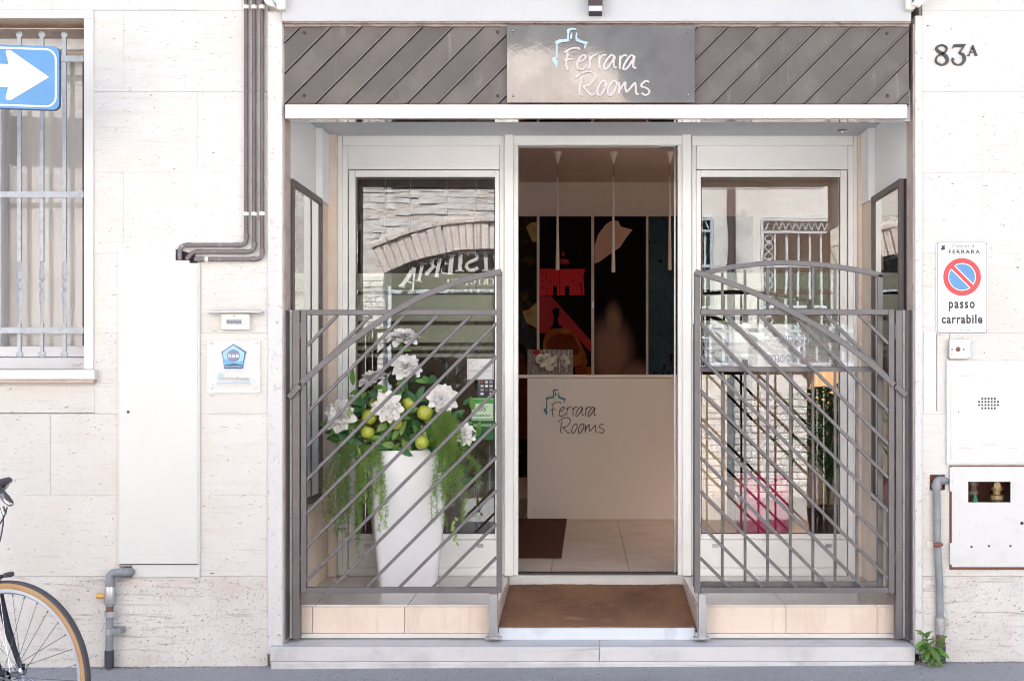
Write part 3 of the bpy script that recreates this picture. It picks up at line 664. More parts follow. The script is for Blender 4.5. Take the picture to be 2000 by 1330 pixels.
# ------------------------------------------------------------------ interior
IZ = Z(1123, RB)-.002; IC = CZ+2.0
mb = MB().box(-3.4,3.6,1.14,8.9,IZ-.1,IZ-.008); fl = tag(obj('floor', mb, M['grout']), kind='structure')
jx = [-3.4]+[x for x in (-2.5,-1.85,-1.2,-.55)]+[-.214,.262,.90,1.55,2.2,2.9,3.6]; 
jy = [1.125,1.34,2.2,3.05,3.93,4.8,5.72]
for a, b in zip(jx[:-1], jx[1:]):
    for c_, d_ in zip(jy[:-1], jy[1:]): obj('floor_tile', MB().box(a+.002,b-.002,c_+.001,d_-.001,IZ-.0075,IZ), M['infloor'], fl)
wl = MB().box(-3.4,3.6,5.75,5.9,IZ-.05,IC+.1).box(-3.4,-3.3,1.15,5.74,IZ-.05,IC+.1).box(3.5,3.6,1.15,5.74,IZ-.05,IC+.1)
wl.box(-3.4,X(640,1.121),1.121,1.2,IZ,IC).box(X(1698,1.121),3.6,1.121,1.2,IZ,IC).box(X(640,1.121)+.001,X(1698,1.121)-.001,1.121,1.2,Z(262,1.12),IC)
tag(obj('wall', wl, M['inwall']), kind='structure')
tag(obj('ceiling', MB().box(-3.3,3.5,1.2,5.74,IC+.002,IC+.05), M['inceil']), kind='structure')
wp0 = thing('wooden_partition', 'dark brown wooden partition standing behind the left pane', 'partition')
M['wood'] = mat('dark_wood', (.085,.045,.028), .6, rnd=.3, var=[(5,(.05,.028,.018),.4,.7)], stretch=(3,3,.5))
for a, b in ((560,660),(661,752),(753,800),(801,872),(873,930),(931,984)): obj('wood_panel', MB().box(X(a,2.4), X(b,2.4)-.004, 2.4+R.uniform(0,.01), 2.44, IZ+.002, IC-.25), M['wood'], wp0, bevel=.002)
# printed wardrobe
WY = 5.68
wd = thing('printed_wardrobe', 'dark wardrobe doors printed with paintings along the back wall', 'wardrobe')
obj('carcass', MB().px(740,1475,421,935,WY+.006,5.745), M['inwall'], wd)
M['pblack'] = mat('print_black', (.010,.006,.007), .95, spec=.08)
M['pdark'] = mat('print_old_painting', (.020,.014,.012), .95, spec=.08, var=[(7,(.085,.05,.02),.50,.66),(16,(.17,.115,.045),.62,.74),(4,(.012,.018,.022),.5,.7)])
M['pblue'] = mat('print_blue', (.045,.085,.12), .95, spec=.08, var=[(3,(.07,.12,.15),.4,.7),(14,(.03,.055,.085),.5,.8)], pits=[(1,(.006,.008,.012),.62,.66,(18,18,9))])
M['pred'] = mat('print_red', (.68,.04,.05), .95, spec=.08); M['pdred'] = mat('print_dark_red', (.38,.035,.045), .95, spec=.08)
M['porange'] = mat('print_orange', (.33,.09,.025), .95, spec=.08, var=[(10,(.20,.04,.015),.45,.7)]); M['prust'] = mat('print_rust', (.16,.035,.012), .95, spec=.08, var=[(10,(.09,.02,.01),.45,.7)])
M['ppeach'] = mat('print_peach', (.70,.46,.37), .95, spec=.08, var=[(7,(.64,.40,.32),.4,.7)]); M['pcream'] = mat('print_cream', (.42,.30,.14), .95, spec=.08, var=[(8,(.24,.16,.07),.45,.7)])
M['pgrey'] = mat('print_steel', (.04,.045,.05), .95, spec=.08, var=[(14,(.12,.12,.12),.55,.7)])
def blob_mat():
    m = bpy.data.materials.new('print_soft_shape'); m.use_nodes = True; n = m.node_tree.nodes; l = m.node_tree.links; b = n['Principled BSDF']; b.inputs['Roughness'].default_value = .95; b.inputs['Specular IOR Level'].default_value = .08
    tc = n.new('ShaderNodeTexCoord'); acc = None
    for (px, py, rx, ry, pw) in ((1192,690,52,85,1.0),(1235,735,50,40,.8),(1198,635,22,52,.95)):
        mp = n.new('ShaderNodeMapping'); c = P(px,py,WY); mp.vector_type = 'POINT'
        mp.inputs['Scale'].default_value = (1/(rx*sc(WY)), .001, 1/(ry*sc(WY))); mp.inputs['Location'].default_value = (-c.x/(rx*sc(WY)), 0, -c.z/(ry*sc(WY)))
        l.new(tc.outputs['Object'], mp.inputs[0]); ln = n.new('ShaderNodeVectorMath'); ln.operation = 'LENGTH'; l.new(mp.outputs[0], ln.inputs[0])
        r = n.new('ShaderNodeMapRange'); r.interpolation_type = 'SMOOTHSTEP'; r.inputs[1].default_value = 1.1; r.inputs[2].default_value = .3; r.inputs[3].default_value = 0; r.inputs[4].default_value = pw; l.new(ln.outputs['Value'], r.inputs[0])
        if acc is None: acc = r.outputs[0]
        else:
            a = n.new('ShaderNodeMath'); a.operation = 'MAXIMUM'; l.new(acc, a.inputs[0]); l.new(r.outputs[0], a.inputs[1]); acc = a.outputs[0]
    x = n.new('ShaderNodeMix'); x.data_type = 'RGBA'; x.inputs[6].default_value = (.010,.006,.007,1); x.inputs[7].default_value = (.30,.17,.13,1); l.new(acc, x.inputs[0]); l.new(x.outputs[2], b.inputs['Base Color']); return m
pan = {}
for k, (a, b, m_) in enumerate(((744,836,M['pdark']),(841,942,M['pdark']),(947,1048.4,M['pdark']),(1053.7,1154.7,M['pblack']),(1160.5,1261.6,blob_mat()),(1266.3,1368,M['pblue']),(1373,1470,M['pdark']))):
    pan[k] = obj('door_panel', MB().px(a,b,423,932,WY,WY+.005), m_, wd)
def pr(k, nm, pts, m_, lvl=1): return obj(nm, MB().prism([(X(1000+u/3.8,WY), Z(410+v/3.8,WY)) for u, v in pts], WY-.0012*lvl, WY-.0002), M[m_], pan[k])
pr(3,'red_building',[(207,440),(255,436),(350,440),(545,438),(530,490),(538,632),(207,636)],'pred')
for q_ in ([(305,636),(305,568),(318,560),(334,568),(334,636)],[(392,636),(392,575),(408,562),(426,572),(426,636)],[(495,545),(506,542),(518,560),(520,632),(514,632),(511,565),(496,550)]): pr(3,'doorway',q_,'pblack',2)
for u,v in ((228,470),(228,530),(228,580),(285,530),(452,528),(495,465)): pr(3,'slit',[(u-3,v-9),(u+4,v-9),(u+4,v+9),(u-3,v+9)],'pblack',2)
for u in (254,354): pr(3,'edge_line',[(u-1.5,445),(u+1.5,445),(u+1.5,632),(u-1.5,632)],'pblack',2)
pr(3,'small_tower',[(362,362),(420,368),(424,402),(358,402)],'pdred'); pr(3,'small_flag',[(372,340),(378,305),(386,315),(390,340)],'pred')
pr(3,'red_square',[(207,640),(290,640),(590,975),(590,1060),(540,1010),(480,930),(207,915)],'pdred')
pr(3,'dark_pawn',[(297,745),(320,725),(350,735),(352,775),(338,815),(350,850),(385,880),(275,885),(305,850),(310,800)],'pblack',2)
pr(3,'orange_ring',[(230,980),(250,910),(310,880),(400,878),(450,890),(490,950),(545,1060),(562,1135),(540,1160),(455,1165),(230,1160)],'porange',3)
pr(3,'ring_shade',[(255,1000),(280,945),(340,920),(420,920),(470,955),(505,1040),(490,1075),(262,1075)],'prust',4)
pr(3,'orange_stone',[(470,1175),(540,1155),(590,1165),(590,1218),(470,1218)],'porange',4)
pr(4,'pale_stroke',[(612,270),(640,180),(700,105),(745,78),(790,85),(808,125),(895,148),(850,205),(800,280),(740,320),(650,385),(612,400)],'ppeach')
pr(2,'golden_leaves',[(105,130),(140,95),(186,90),(186,240),(150,235),(125,180)],'pcream'); pr(2,'pale_cloth',[(75,755),(130,735),(186,680),(186,880),(150,860),(105,840)],'pcream'); pr(2,'grey_sleeve',[(42,770),(90,790),(130,880),(170,960),(186,1000),(120,1035),(42,980)],'pgrey')
pr(2,'red_cloth',[(42,1060),(90,1075),(110,1240),(115,1700),(42,1700)],'prust')
for u,v,s_ in ((1100,380,14),(1030,610,6)): pr(5,'brush_mark',[(1012+(u-1012)+dx*s_,v+dy*s_) for dx,dy in ((-1,.2),(0,-1),(.9,-.4),(1,.6),(-.3,1))],'pblack')
for k in range(26):
    u = R.uniform(1050,1205); v = 1215-R.random()**1.6*(270*(u-1015)/190); s_ = R.uniform(5,20)
    pr(5,'brush_mark',[(min(1384,u+dx*s_*.5),v+dy*s_) for dx,dy in ((-1,.1),(-.2,-1),(.5,-.5),(.9,.5),(0,1))],'pblack',1+(k%4))
obj('door_lock', MB().px(1155.4,1159.8,588,604,WY-.012,WY-.0005), M['steel'], wd, bevel=.002)
# desk
DY = 3.93
dk = thing('reception_desk', 'tall beige reception desk lettered Ferrara Rooms', 'desk')
obj('desk_front', MB().box(X(1030,DY), X(1420,DY), DY, DY+.04, IZ+.002, Z(738.5,DY)), M['desk'], dk, bevel=.002)
obj('desk_side', MB().box(X(1030,DY)+.001, X(1030,DY)+.05, DY+.041, DY+.7, IZ+.002, Z(738.5,DY)), M['desk'], dk)
obj('desk_top', MB().box(X(985,DY), X(1425,DY), DY-.03, DY+.72, Z(738,DY), Z(731.5,DY)), M['desk'], dk, bevel=.003)
dl = DY-.004
M['decal'] = mat('desk_lettering', (.05,.022,.015), .3, metal=.3); M['decalb'] = mat('desk_emblem', (.03,.13,.19), .25, metal=.3)
# desk logo: same handwriting, a little narrower
logo(dk, lambda u: X(1050+(u*0.965 if u > 300 else u)/12.093, dl), lambda v: Z(750+v/12.093*1.01, dl), dl, .0036, M['decal'], M['decalb'], depth=.003)
# gift box with roses on the desk
BY = DY-.0
gb = thing('gift_box', 'small woven display box with cream roses on the desk', 'box')
M['weave'] = mat('woven_box', (.16,.12,.10), .6, var=[(60,(.42,.34,.29),.48,.6)], stretch=(1,1,3))
gz0, gz1 = Z(731.2,BY), Z(682,BY)
xg0, xg1 = X(1038,BY), X(1119,BY)
obj('box_back', MB().box(xg0,xg1,BY+.10,BY+.115,gz0,gz1), M['weave'], gb); obj('box_side', MB().box(X(1030,BY),xg0-.001,BY+.02,BY+.115,gz0,gz1), M['weave'], gb)
obj('box_base', MB().box(xg0+.001,xg1-.001,BY+.0,BY+.099,gz0,gz0+.012), M['weave'], gb)
obj('box_tag', MB().px(1042,1054,684,692,BY+.02,BY+.022), M['pdred'], gb)
for k in range(9):
    bar = MB().tube([P(1035+k*9.5, 683, BY+.095), P(1035+k*9.5+R.uniform(-6,6), 731, BY+.095)], .0015, 4); obj('cane', bar, M['desk'], gb)
def rosette(n_in=16, seed=1):
    r = random.Random(seed); mb = MB()
    for k in range(n_in):
        ring = k/n_in; a = k*2.4+r.uniform(-.2,.2); rad = .15+.75*ring; tilt = 1.2-1.0*ring; wdt = .32+.34*ring
        for (mm) in (0,):
            rows_ = []
            for i in range(4):
                t_ = i/3; row = []
                for j in range(5):
                    s2 = (j/4-.5)*2; w2 = wdt*math.sin(.5+t_*2.0)*(1 if t_ < .95 else .8)
                    u = rad*.25+t_*rad*.8*math.cos(tilt*(1-t_*.3)); h = t_*math.sin(tilt)*.75*(1-ring*.4)+.10*(s2*s2)+(.0 if t_<.9 else -.08*ring)
                    x = u*math.cos(a)-s2*w2*math.sin(a); y = u*math.sin(a)+s2*w2*math.cos(a); row.append((x+r.uniform(-.015,.015),y+r.uniform(-.015,.015),h+r.uniform(-.015,.015)))
                rows_.append(row)
            v = [p for row in rows_ for p in row]; mb.add(v, [(i*5+j,i*5+j+1,(i+1)*5+j+1,(i+1)*5+j) for i in range(3) for j in range(4)])
    return mb
rosm = mesh_of(rosette(12,3),'small_rose'); rosm.materials.append(M['pcream'] if False else M['petalc'])
for px,py,s_ in ((1056,705,.058),(1078,712,.060),(1102,706,.055),(1086,703,.045),(1068,700,.04)):
    t_ = thing('cream_rose', {1056:'cream rose at the left end of the desk gift box',1078:'largest cream rose hanging at the front of the gift box',1102:'cream rose at the right end of the desk gift box',1086:'small cream rose upper right in the gift box',1068:'small cream rose upper left in the gift box'}[px], 'flower', group='cream roses in the gift box')
    o = inst(rosm, 'bloom', t_, Matrix.Translation(P(px,py,BY+.04))@Euler((math.radians(75),0,px)).to_matrix().to_4x4()@Matrix.Scale(s_*1.2,4))
# pendants
PY = 4.2
for px, zt_, zb2, wh in ((1089,347,526,'left'),(1198,347,530,'middle'),(1308,345,526,'right')):
    t = thing('pendant_lamp', 'slim conical pendant lamp, '+wh+' one of the three above the desk', 'pendant lamp', group='pendant lamps above the desk')
    x = X(px,PY); s_ = sc(PY)
    obj('ceiling_cone', MB().lathe([(.039,0),(.005,-(320-297)*s_)], (x,PY,IC), n=24), M['pendant'], t, smooth=True)
    obj('cord', MB().tube([(x,PY,IC-.1),(x,PY,Z(zt_,PY))], .002, 6), M['gasket'], t)
    obj('shade', MB().lathe([(.004,Z(zt_,PY)),(.0165,Z(zb2,PY))], (x,PY,0), n=20), M['pendant'], t, smooth=True)
    obj('diffuser', MB().lathe([(.0155,Z(zb2,PY)),(.0155,Z(zb2+2,PY))], (x,PY,0), n=20), M['signwhite'], t)
tr = thing('ceiling_diffuser', 'flat rectangular vent in the room ceiling near the door head', 'vent')
obj('vent_frame', MB().box(X(1225,2.6),X(1300,2.6),2.6,2.75,IC-.006,IC+.001), M['inceil'], tr)
tag(obj('inner_mat', MB().box(-.95, X(1101,2.8)+.005, 1.72, DY-.02, IZ+.001, IZ+.012), M['brownmat']), 'dark brown mat on the tiles in front of the desk', 'mat')
# things behind the right pane
lm = thing('floor_lamp', 'lit floor lamp with warm square shade behind the right pane', 'lamp')
M['shade'] = mat('lit_shade', (.7,.45,.25), .8, emit=((1,.50,.24), .22))
lx, ly = X(1640,3.0), 3.0; zz0, zz1 = Z(796,3.0), Z(722,3.0)
sh = MB(); sh.add([(lx-.24,ly-.2,zz0),(lx+.24,ly-.2,zz0),(lx+.24,ly+.2,zz0),(lx-.24,ly+.2,zz0),(lx-.16,ly-.14,zz1),(lx+.16,ly-.14,zz1),(lx+.16,ly+.14,zz1),(lx-.16,ly+.14,zz1)], [(0,1,5,4),(1,2,6,5),(2,3,7,6),(3,0,4,7)])
obj('lamp_shade', sh, M['shade'], lm); pl_ = bpy.data.lights.new('lamp_bulb','POINT'); pl_.energy = 3.2; pl_.color = (1,.93,.85); pl_.shadow_soft_size = .05
po_ = bpy.data.objects.new('lamp_bulb', pl_); COL.objects.link(po_); po_.parent = lm; po_.location = (lx,ly,(zz0+zz1)/2)
obj('lamp_pole', MB().tube([(lx,ly,IZ),(lx,ly,(zz0+zz1)/2-.08)], .012, 10), M['rustscrew'], lm); obj('lamp_base', MB().lathe([(.13,0),(.13,.02),(.02,.03)], (lx,ly,IZ)), M['rustscrew'], lm)
M['magenta'] = mat('magenta_plastic', (.66,.005,.12), .35)
pf = thing('pouf', 'magenta cube stool on the floor behind the right pane', 'stool')
obj('seat_block', MB().box(X(1450,1.6),X(1541,1.6),1.6,1.92,IZ+.02,Z(938,1.6)), M['magenta'], pf, bevel=.015)
obj('seat_top', MB().box(X(1450,1.6)+.01,X(1541,1.6)-.01,1.61,1.91,Z(938,1.6)+.001,Z(930,1.6)), M['magenta'], pf, bevel=.008)
pl = thing('potted_palm', 'dark potted palm arching in front of the lit lamp', 'plant')
cx, cy = X(1618,2.1), 2.1
obj('pot', MB().lathe([(.11,0),(.15,.28),(.15,.30),(.13,.30),(.12,.26)], (cx,cy,IZ)), M['rustscrew'], pl, smooth=True)
fr = MB(); rr = random.Random(5)
stems = MB()
for k in range(24):
    a = rr.uniform(0,6.28); L = rr.uniform(.7,1.5); out = rr.uniform(.2,.6); base = Vector((cx,cy,IZ+.28)); hh = L*1.05
    pts = [base+Vector((math.cos(a)*out*t*t, math.sin(a)*out*t*t*.6, hh*t-.55*L*t*t*t)) for t in [i/12 for i in range(13)]]
    stems.tube(pts, .005, 5)
    for i in range(4,13):
        p = pts[i]; tn = (pts[i]-pts[i-1]).normalized()
        for sgn in (-1,1):
            sd = tn.cross(Vector((0,0,1))).normalized()*sgn; tip = p+sd*.20*(1-abs(i-8)/9)+tn*.14+Vector((0,0,-.06)); mid = p+(tip-p)*.5+Vector((0,0,.02)); wv = tn*.013
            fr.add([p, mid+wv, tip, mid-wv], [(0,1,2,3)])
obj('fronds', fr, M['leafd'], pl); obj('stems', stems, M['leafd'], pl)
tag(bpy.data.objects['fronds'], kind='stuff')
# ------------------------------------------------------------------ planter with the arrangement
PY0 = .42
pt = thing('planter_pot', 'tall tapering glossy white square planter behind the left gate', 'planter')
cxp = X(791.5,PY0+.15); cyp = PY0+.21; zb0 = FZ+.001; zt0 = Z(880,PY0)
def sq_ring(w, z, r=.028, rot=math.radians(13)):
    pts = []
    for q_, (sx, sy2) in enumerate(((1,1),(-1,1),(-1,-1),(1,-1))):
        for i in range(5):
            a = math.pi/2*q_+i/4*math.pi/2; x = sx*(w-r)+r*math.cos(a); y = sy2*(w-r)+r*math.sin(a)
            pts.append((cxp+x*math.cos(rot)-y*math.sin(rot), cyp+x*math.sin(rot)+y*math.cos(rot), z))
    return pts
H_ = zt0-zb0; rings = [(.150,zb0),(.157,zb0+.01),(.182,zb0+H_*.35),(.205,zb0+H_*.75),(.213,zt0-.012),(.211,zt0),(.197,zt0),(.193,zt0-.08)]
mb = MB(); v = []; 
for w_, z_ in rings: v += sq_ring(w_, z_)
n20 = 20
mb.add(v, [(i*n20+j,i*n20+(j+1)%n20,(i+1)*n20+(j+1)%n20,(i+1)*n20+j) for i in range(len(rings)-1) for j in range(n20)]+[tuple(range(n20))[::-1]])
obj('pot_shell', mb, M['pot'], pt, smooth=True)
obj('soil', MB().lathe([(.17,zt0-.05),(.01,zt0-.045)], (cxp,cyp,0), n=20), M['stem'], pt)
def petal_mesh(seed):
    r = random.Random(seed); mb = MB(); nu, nv = 6, 7; v = []
    tipw = r.uniform(.75,1)
    for i in range(nu):
        t_ = i/(nu-1)
        for j in range(nv):
            s2 = (j/(nv-1)-.5)*2; w2 = .33*math.sin(min(1,.25+t_*1.05)*math.pi*.62)**.8*(1-.35*max(0,t_-.8)*5*tipw*.6)
            x = s2*w2; y = t_*(1-.16*s2*s2)+(.09*(1-abs(s2))**1.5 if i == nu-1 else 0); z = .16*math.sin(t_*math.pi*.8)+.10*s2*s2*t_-.24*max(0,t_-.65)**1.3+.045*math.sin(6*s2+seed)*t_*t_
            v.append((x+r.uniform(-.012,.012)*t_, y, z+r.uniform(-.012,.012)*t_))
    mb.add(v, [(i*nv+j,i*nv+j+1,(i+1)*nv+j+1,(i+1)*nv+j) for i in range(nu-1) for j in range(nv-1)]); me = mesh_of(mb, 'petal'); me.materials.append(M['petal'])
    for p in me.polygons: p.use_smooth = True
    return me
petals = [petal_mesh(s_) for s_ in (1,2,3)]
def leaf_mesh(name, m_, wd=.42, fold=.15, seed=0, n=6):
    mb = MB(); v = []; r = random.Random(seed)
    for i in range(n):
        t_ = i/(n-1); w2 = wd*math.sin(math.pi*min(1,t_*.93+.04))**.75*(1-.25*t_)*.5 if i < n-1 else 0.001
        droop = -.22*t_*t_
        v += [(-w2,t_,droop+fold*w2),(0,t_,droop),(w2,t_,droop+fold*w2)]
    mb.add(v, [(i*3+j,i*3+j+1,(i+1)*3+j+1,(i+1)*3+j) for i in range(n-1) for j in range(2)]); me = mesh_of(mb, name); me.materials.append(m_)
    for p in me.polygons: p.use_smooth = True
    return me
Lf = [leaf_mesh('leaf', M['leafd'],.48,.3), leaf_mesh('leaf', M['leafm'],.42,.35), leaf_mesh('leaf', M['leafl'],.6)]
def orient(loc, dirv, size, roll=0.0, upv=None):
    """matrix taking +Y to dirv with the face towards upv"""
    d = Vector(dirv).normalized(); u = Vector(upv or (0,-1,.3)); u = (u-d*u.dot(d)); u = u.normalized() if u.length > 1e-4 else d.orthogonal().normalized()
    x = d.cross(u); Mx = Matrix((x, d, u)).transposed().to_4x4(); return Matrix.Translation(loc)@Mx@Matrix.Rotation(roll,4,'Y')@Matrix.Scale(size,4)
def rose(px, py, yy, rad, face, lbl, seed):
    r = random.Random(seed); t = thing('white_rose', lbl, 'flower', group='white silk roses in the planter'); c = P(px,py,yy); f = Vector(face).normalized()
    x = f.orthogonal().normalized(); z = f.cross(x)
    rings_ = ((9,1.0,4,0),(9,.88,20,.05),(9,.76,36,.10),(8,.64,50,.15),(7,.52,62,.19),(6,.40,72,.22),(4,.28,84,.24))
    for (n, s_, lift, up_) in rings_:
        off = r.uniform(0,6)
        for k in range(n):
            a = off+6.283*k/n+r.uniform(-.15,.15); el = math.radians(lift+r.uniform(-9,9)); rd = x*math.cos(a)+z*math.sin(a)
            d = rd*math.cos(el)+f*math.sin(el); nrm = f*math.cos(el)-rd*math.sin(el)
            s3 = s_*rad*r.uniform(.9,1.12)
            inst(petals[r.randrange(3)], 'petal', t, orient(c+f*rad*up_*.8+rd*rad*.04-f*rad*.1, d, s3, r.uniform(-.2,.2), nrm))
    obj('rose_heart', MB().lathe([(.003*rad/.07,0),(.008*rad/.07,.006),(.006*rad/.07,.016),(.002,.019)], (0,0,0), n=10), M['petalc'], t, smooth=True).matrix_basis = orient(c+f*rad*.12, x, 1, 0, f)
    foot = Vector((cxp+(c.x-cxp)*.35, cyp, zt0-.02)); back = c-f*rad*.22
    obj('stem', MB().tube(crom([back, back-f*rad*.5+Vector((0,.0,-.03)), foot+Vector(((c.x-cxp)*.25,0,(c.z-zt0)*.4)), foot],4), .0035, 6), M['leafm'], t)
    for k in range(3):
        a = r.uniform(0,6.28); inst(Lf[r.choice((0,1))], 'leaf', t, orient(back+Vector((0,0,-.02-.025*k)), (math.cos(a),-.4,math.sin(a)*.6-.2), r.uniform(.05,.075)))
rose(787,662,.52,.082,(.1,-.55,1),'white rose at the very top of the planter arrangement',1)
rose(793,718,.46,.082,(.05,-.9,.75),'white rose second from the top, above the apples',2)
rose(729,743,.50,.080,(-.25,-.35,1),'white rose seen from the side, upper left above dark leaves',3)
rose(664,812,.40,.084,(-.25,-1,.15),'white rose farthest left in the planter',4)
rose(757,797,.36,.082,(.05,-1,.2),'large white rose in the centre of the planter facing the street',5)
rose(864,779,.44,.080,(.3,-1,.35),'white rose upper right, beside the payment sticker',6)
rose(908,848,.40,.062,(.45,-1,.3),'small white rose farthest right and lowest in the planter',7)
ap = MB().lathe([(.002,-.82),(.35,-.95),(.72,-.78),(.95,-.35),(1,.1),(.88,.55),(.58,.82),(.28,.80),(.05,.66)], (0,0,0), n=20); apm = mesh_of(ap,'apple'); apm.materials.append(M['apple'])
for p in apm.polygons: p.use_smooth = True
stm = mesh_of(MB().tube([(0,0,.66),(.06,0,.9),(.16,0,1.12)], .06, 6),'apple_stem'); stm.materials.append(M['stem'])
for k, (px,py,yy,rp_,lbl) in enumerate(((798,787,.42,13,'green apple right under the second rose'),(722,814,.38,14.5,'green apple left of the central rose'),(718,844,.39,13,'half hidden green apple, lowest on the left'),(773,827,.40,12,'green apple just below the central rose'),(830,806,.40,15,'large green apple with a leaf in front, right of centre'),(856,806,.46,13,'green apple mostly hidden behind the large one'),(824,864,.35,13.5,'green apple at the rim of the pot'),(730,788,.46,9,'small green apple between leaves below the side-on rose'))):
    t = thing('green_apple', lbl, 'apple', group='green apples in the planter'); rot = Euler((R.uniform(-.5,.1),R.uniform(-.4,.4),R.uniform(0,6))).to_matrix().to_4x4(); Mx = Matrix.Translation(P(px,py,yy))@rot@Matrix.Scale(rp_*sc(yy)*1.02,4)
    inst(apm,'fruit',t,Mx); inst(stm,'fruit_stem',t,Mx)
# ivy and leaf sprays
fo = thing('leaf_sprays', 'dark and variegated green leaves filling the planter between roses', 'foliage')
def in_shape(px,py): return ((px-775)/125)**2+((py-835)/62)**2 < 1
cnt = 0
while cnt < 340:
    px = R.uniform(645,915); py = R.uniform(765,890)
    if not in_shape(px,py): continue
    yy = R.uniform(.40,.56); c = P(px,py,yy); dx = (px-778)/120; dz = -(py-850)/90
    k = R.choices((0,1,2),(5,4,2))[0]
    inst(Lf[k], 'leaf', fo, orient(c, (dx+R.uniform(-.9,.9), R.uniform(-.8,.1), dz*.7+R.uniform(-.7,.6)), R.uniform(.05,.095), R.uniform(-.7,.7))); cnt += 1
for (px,py) in ((690,752),(683,770),(700,775),(712,765),(850,735),(838,745),(826,735),(815,740),(800,745),(870,850),(925,800),(905,790),(935,850),(930,865),(880,890),(915,925),(925,935),(895,880)):
    inst(Lf[R.choice((0,1))], 'leaf', fo, orient(P(px,py,.45), (R.uniform(-.8,.8),-.5,R.uniform(-.3,1)), R.uniform(.06,.1), R.uniform(-.5,.5)))
for (px,py,n,dx) in ((700,870,9,0),(822,830,8,.2),(715,905,12,-.05),(888,1010,9,.02),(742,950,10,.03),(685,780,6,-.2)):
    for k in range(n): inst(Lf[2], 'leaf', fo, orient(P(px+dx*k*8+R.uniform(-4,4), py+k*6, .34), (R.uniform(-1,1),-.4,-.9), R.uniform(.02,.032), R.uniform(-.5,.5)))
def fern(lbl, starts, m_, seed, dens=1.0, yb=.36, sparse=False):
    r = random.Random(seed); t = thing('trailing_fern', lbl, 'plant', group='trailing ferns spilling over the pot'); nd = MB(); stx = MB()
    for (px0,py0,px1,py1) in starts:
        y0 = yb+r.uniform(-.03,.03); a = P(px0,py0,y0+.08); m1 = P(px0+(px1-px0)*.55, py0+(py1-py0)*.12, y0-.02); m2 = P(px1+r.uniform(-6,6), py0+(py1-py0)*.55, y0+r.uniform(-.04,.03)); b = P(px1+r.uniform(-5,5), py1, y0+r.uniform(-.03,.05))
        path = crom([a,m1,m2,b], 16); stx.tube(path, .0012, 4)
        for i in range(len(path)-1):
            for q_ in range(int(2*dens)):
                p = path[i].lerp(path[i+1], r.random()); an = r.uniform(0,6.28); L = r.uniform(.014,.034)*(1-.3*i/len(path))
                br = p+Vector((math.cos(an)*L, math.sin(an)*L*.8, r.uniform(-.012,.016)))
                for z_ in range(6):
                    s_ = p.lerp(br, .25+.75*z_/5); n2 = Vector((r.uniform(-1,1),r.uniform(-1,1),r.uniform(-1,.7))).normalized(); l2 = r.uniform(.007,.014); wv = n2.orthogonal().normalized()*.0011
                    nd.add([s_-wv, s_+wv, s_+n2*l2], [(0,1,2)])
    o = obj('needles', nd, m_, t); tag(o, kind='stuff'); obj('runners', stx, M['fernd'], t)
rs = random.Random(3)
fern('airy dark fern hanging far left of the planter', [(690+rs.uniform(-20,20),868,648+rs.uniform(-14,32),rs.uniform(960,1050)) for _ in range(18)], M['fernd'], 5, 1.5)
fern('long grey-green fern strand hanging lowest on the left', [(700,880,692+rs.uniform(-8,10),rs.uniform(1030,1092)) for _ in range(5)], M['fernd'], 6, 1)
fern('bright green fern hanging over the left corner of the pot', [(720+rs.uniform(-10,20),872,718+rs.uniform(-18,32),rs.uniform(960,1040)) for _ in range(12)], M['fernl'], 7, 2)
fern('dense bright green fern bush at the right rim of the pot', [(860+rs.uniform(-10,18),800+rs.uniform(0,30),872+rs.uniform(-32,40),rs.uniform(860,925)) for _ in range(18)], M['fernl'], 8, 1.8)
fern('green fern curtain hanging down the right side of the pot', [(868+rs.uniform(-14,14),855,868+rs.uniform(-28,40),rs.uniform(940,1030)) for _ in range(15)], M['fernl'], 9, 2)
fern('thin fern shoot reaching right over the pane', [(880,880,925+rs.uniform(-18,12),rs.uniform(900,985)) for _ in range(4)], M['fernd'], 10, 1)
# ------------------------------------------------------------------ left window
wn = thing('window', 'white framed ground-floor window behind the iron grille', 'window')
wy = .19
def wb(nm,a,b,t,u,y0,y1,m,bv=.002): return obj(nm, MB().px(a,b,t,u,y0,y1), M[m], wn, bevel=bv)
wb('stone_surround',163.5,182,36.5,721.5,-.012,.2,'marble',.003); wb('stone_surround',-280,182,20,36,-.012,.24,'marble',.003); wb('stone_surround',-280,-245,36.5,721.5,-.012,.2,'marble',.003)
wb('stone_sill',-290,184,722,741,-.045,.26,'marble',.004); wb('sill_underlayer',-288,183,741.5,748,-.038,.05,'reveal',.002)
wb('lintel_lining',-262,200,56,57.5,.02,.2,'reveal',0)
obj('lintel_underside', MB().box(X(-262),X(163),-.005,.2,Z(37.5),Z(36.6)), M['sand'], wn)
wb('blind_box',-262,200,58.5,97,wy,wy+.15,'white',.006); wb('blind_box_lip',-262,200,97.3,108,wy+.03,wy+.12,'reveal')
wb('top_rail',-262,200,108.5,114,wy+.02,wy+.09,'pvc'); wb('bottom_rail',-262,200,676,697,wy+.01,wy+.09,'pvc'); wb('bottom_frame',-262,200,698.5,721,wy-.01,wy+.12,'pvc')
wb('side_stile',-30,1.5,114.5,675.5,wy+.01,wy+.09,'pvc'); wb('side_stile',165,200,114.5,675.5,wy+.01,wy+.09,'pvc'); wb('drain_cap',140,157,709,713,wy-.014,wy-.0105,'pvc')
wb('inner_gasket',2,3.6,114.5,675.5,wy+.03,wy+.05,'gasket',0); wb('inner_gasket',161,164,114.5,675.5,wy+.03,wy+.05,'gasket',0)
wb('glass_pane',-262,200,112,678,wy+.045,wy+.047,'winglass',0)
cu = MB(); v = []; n = 120
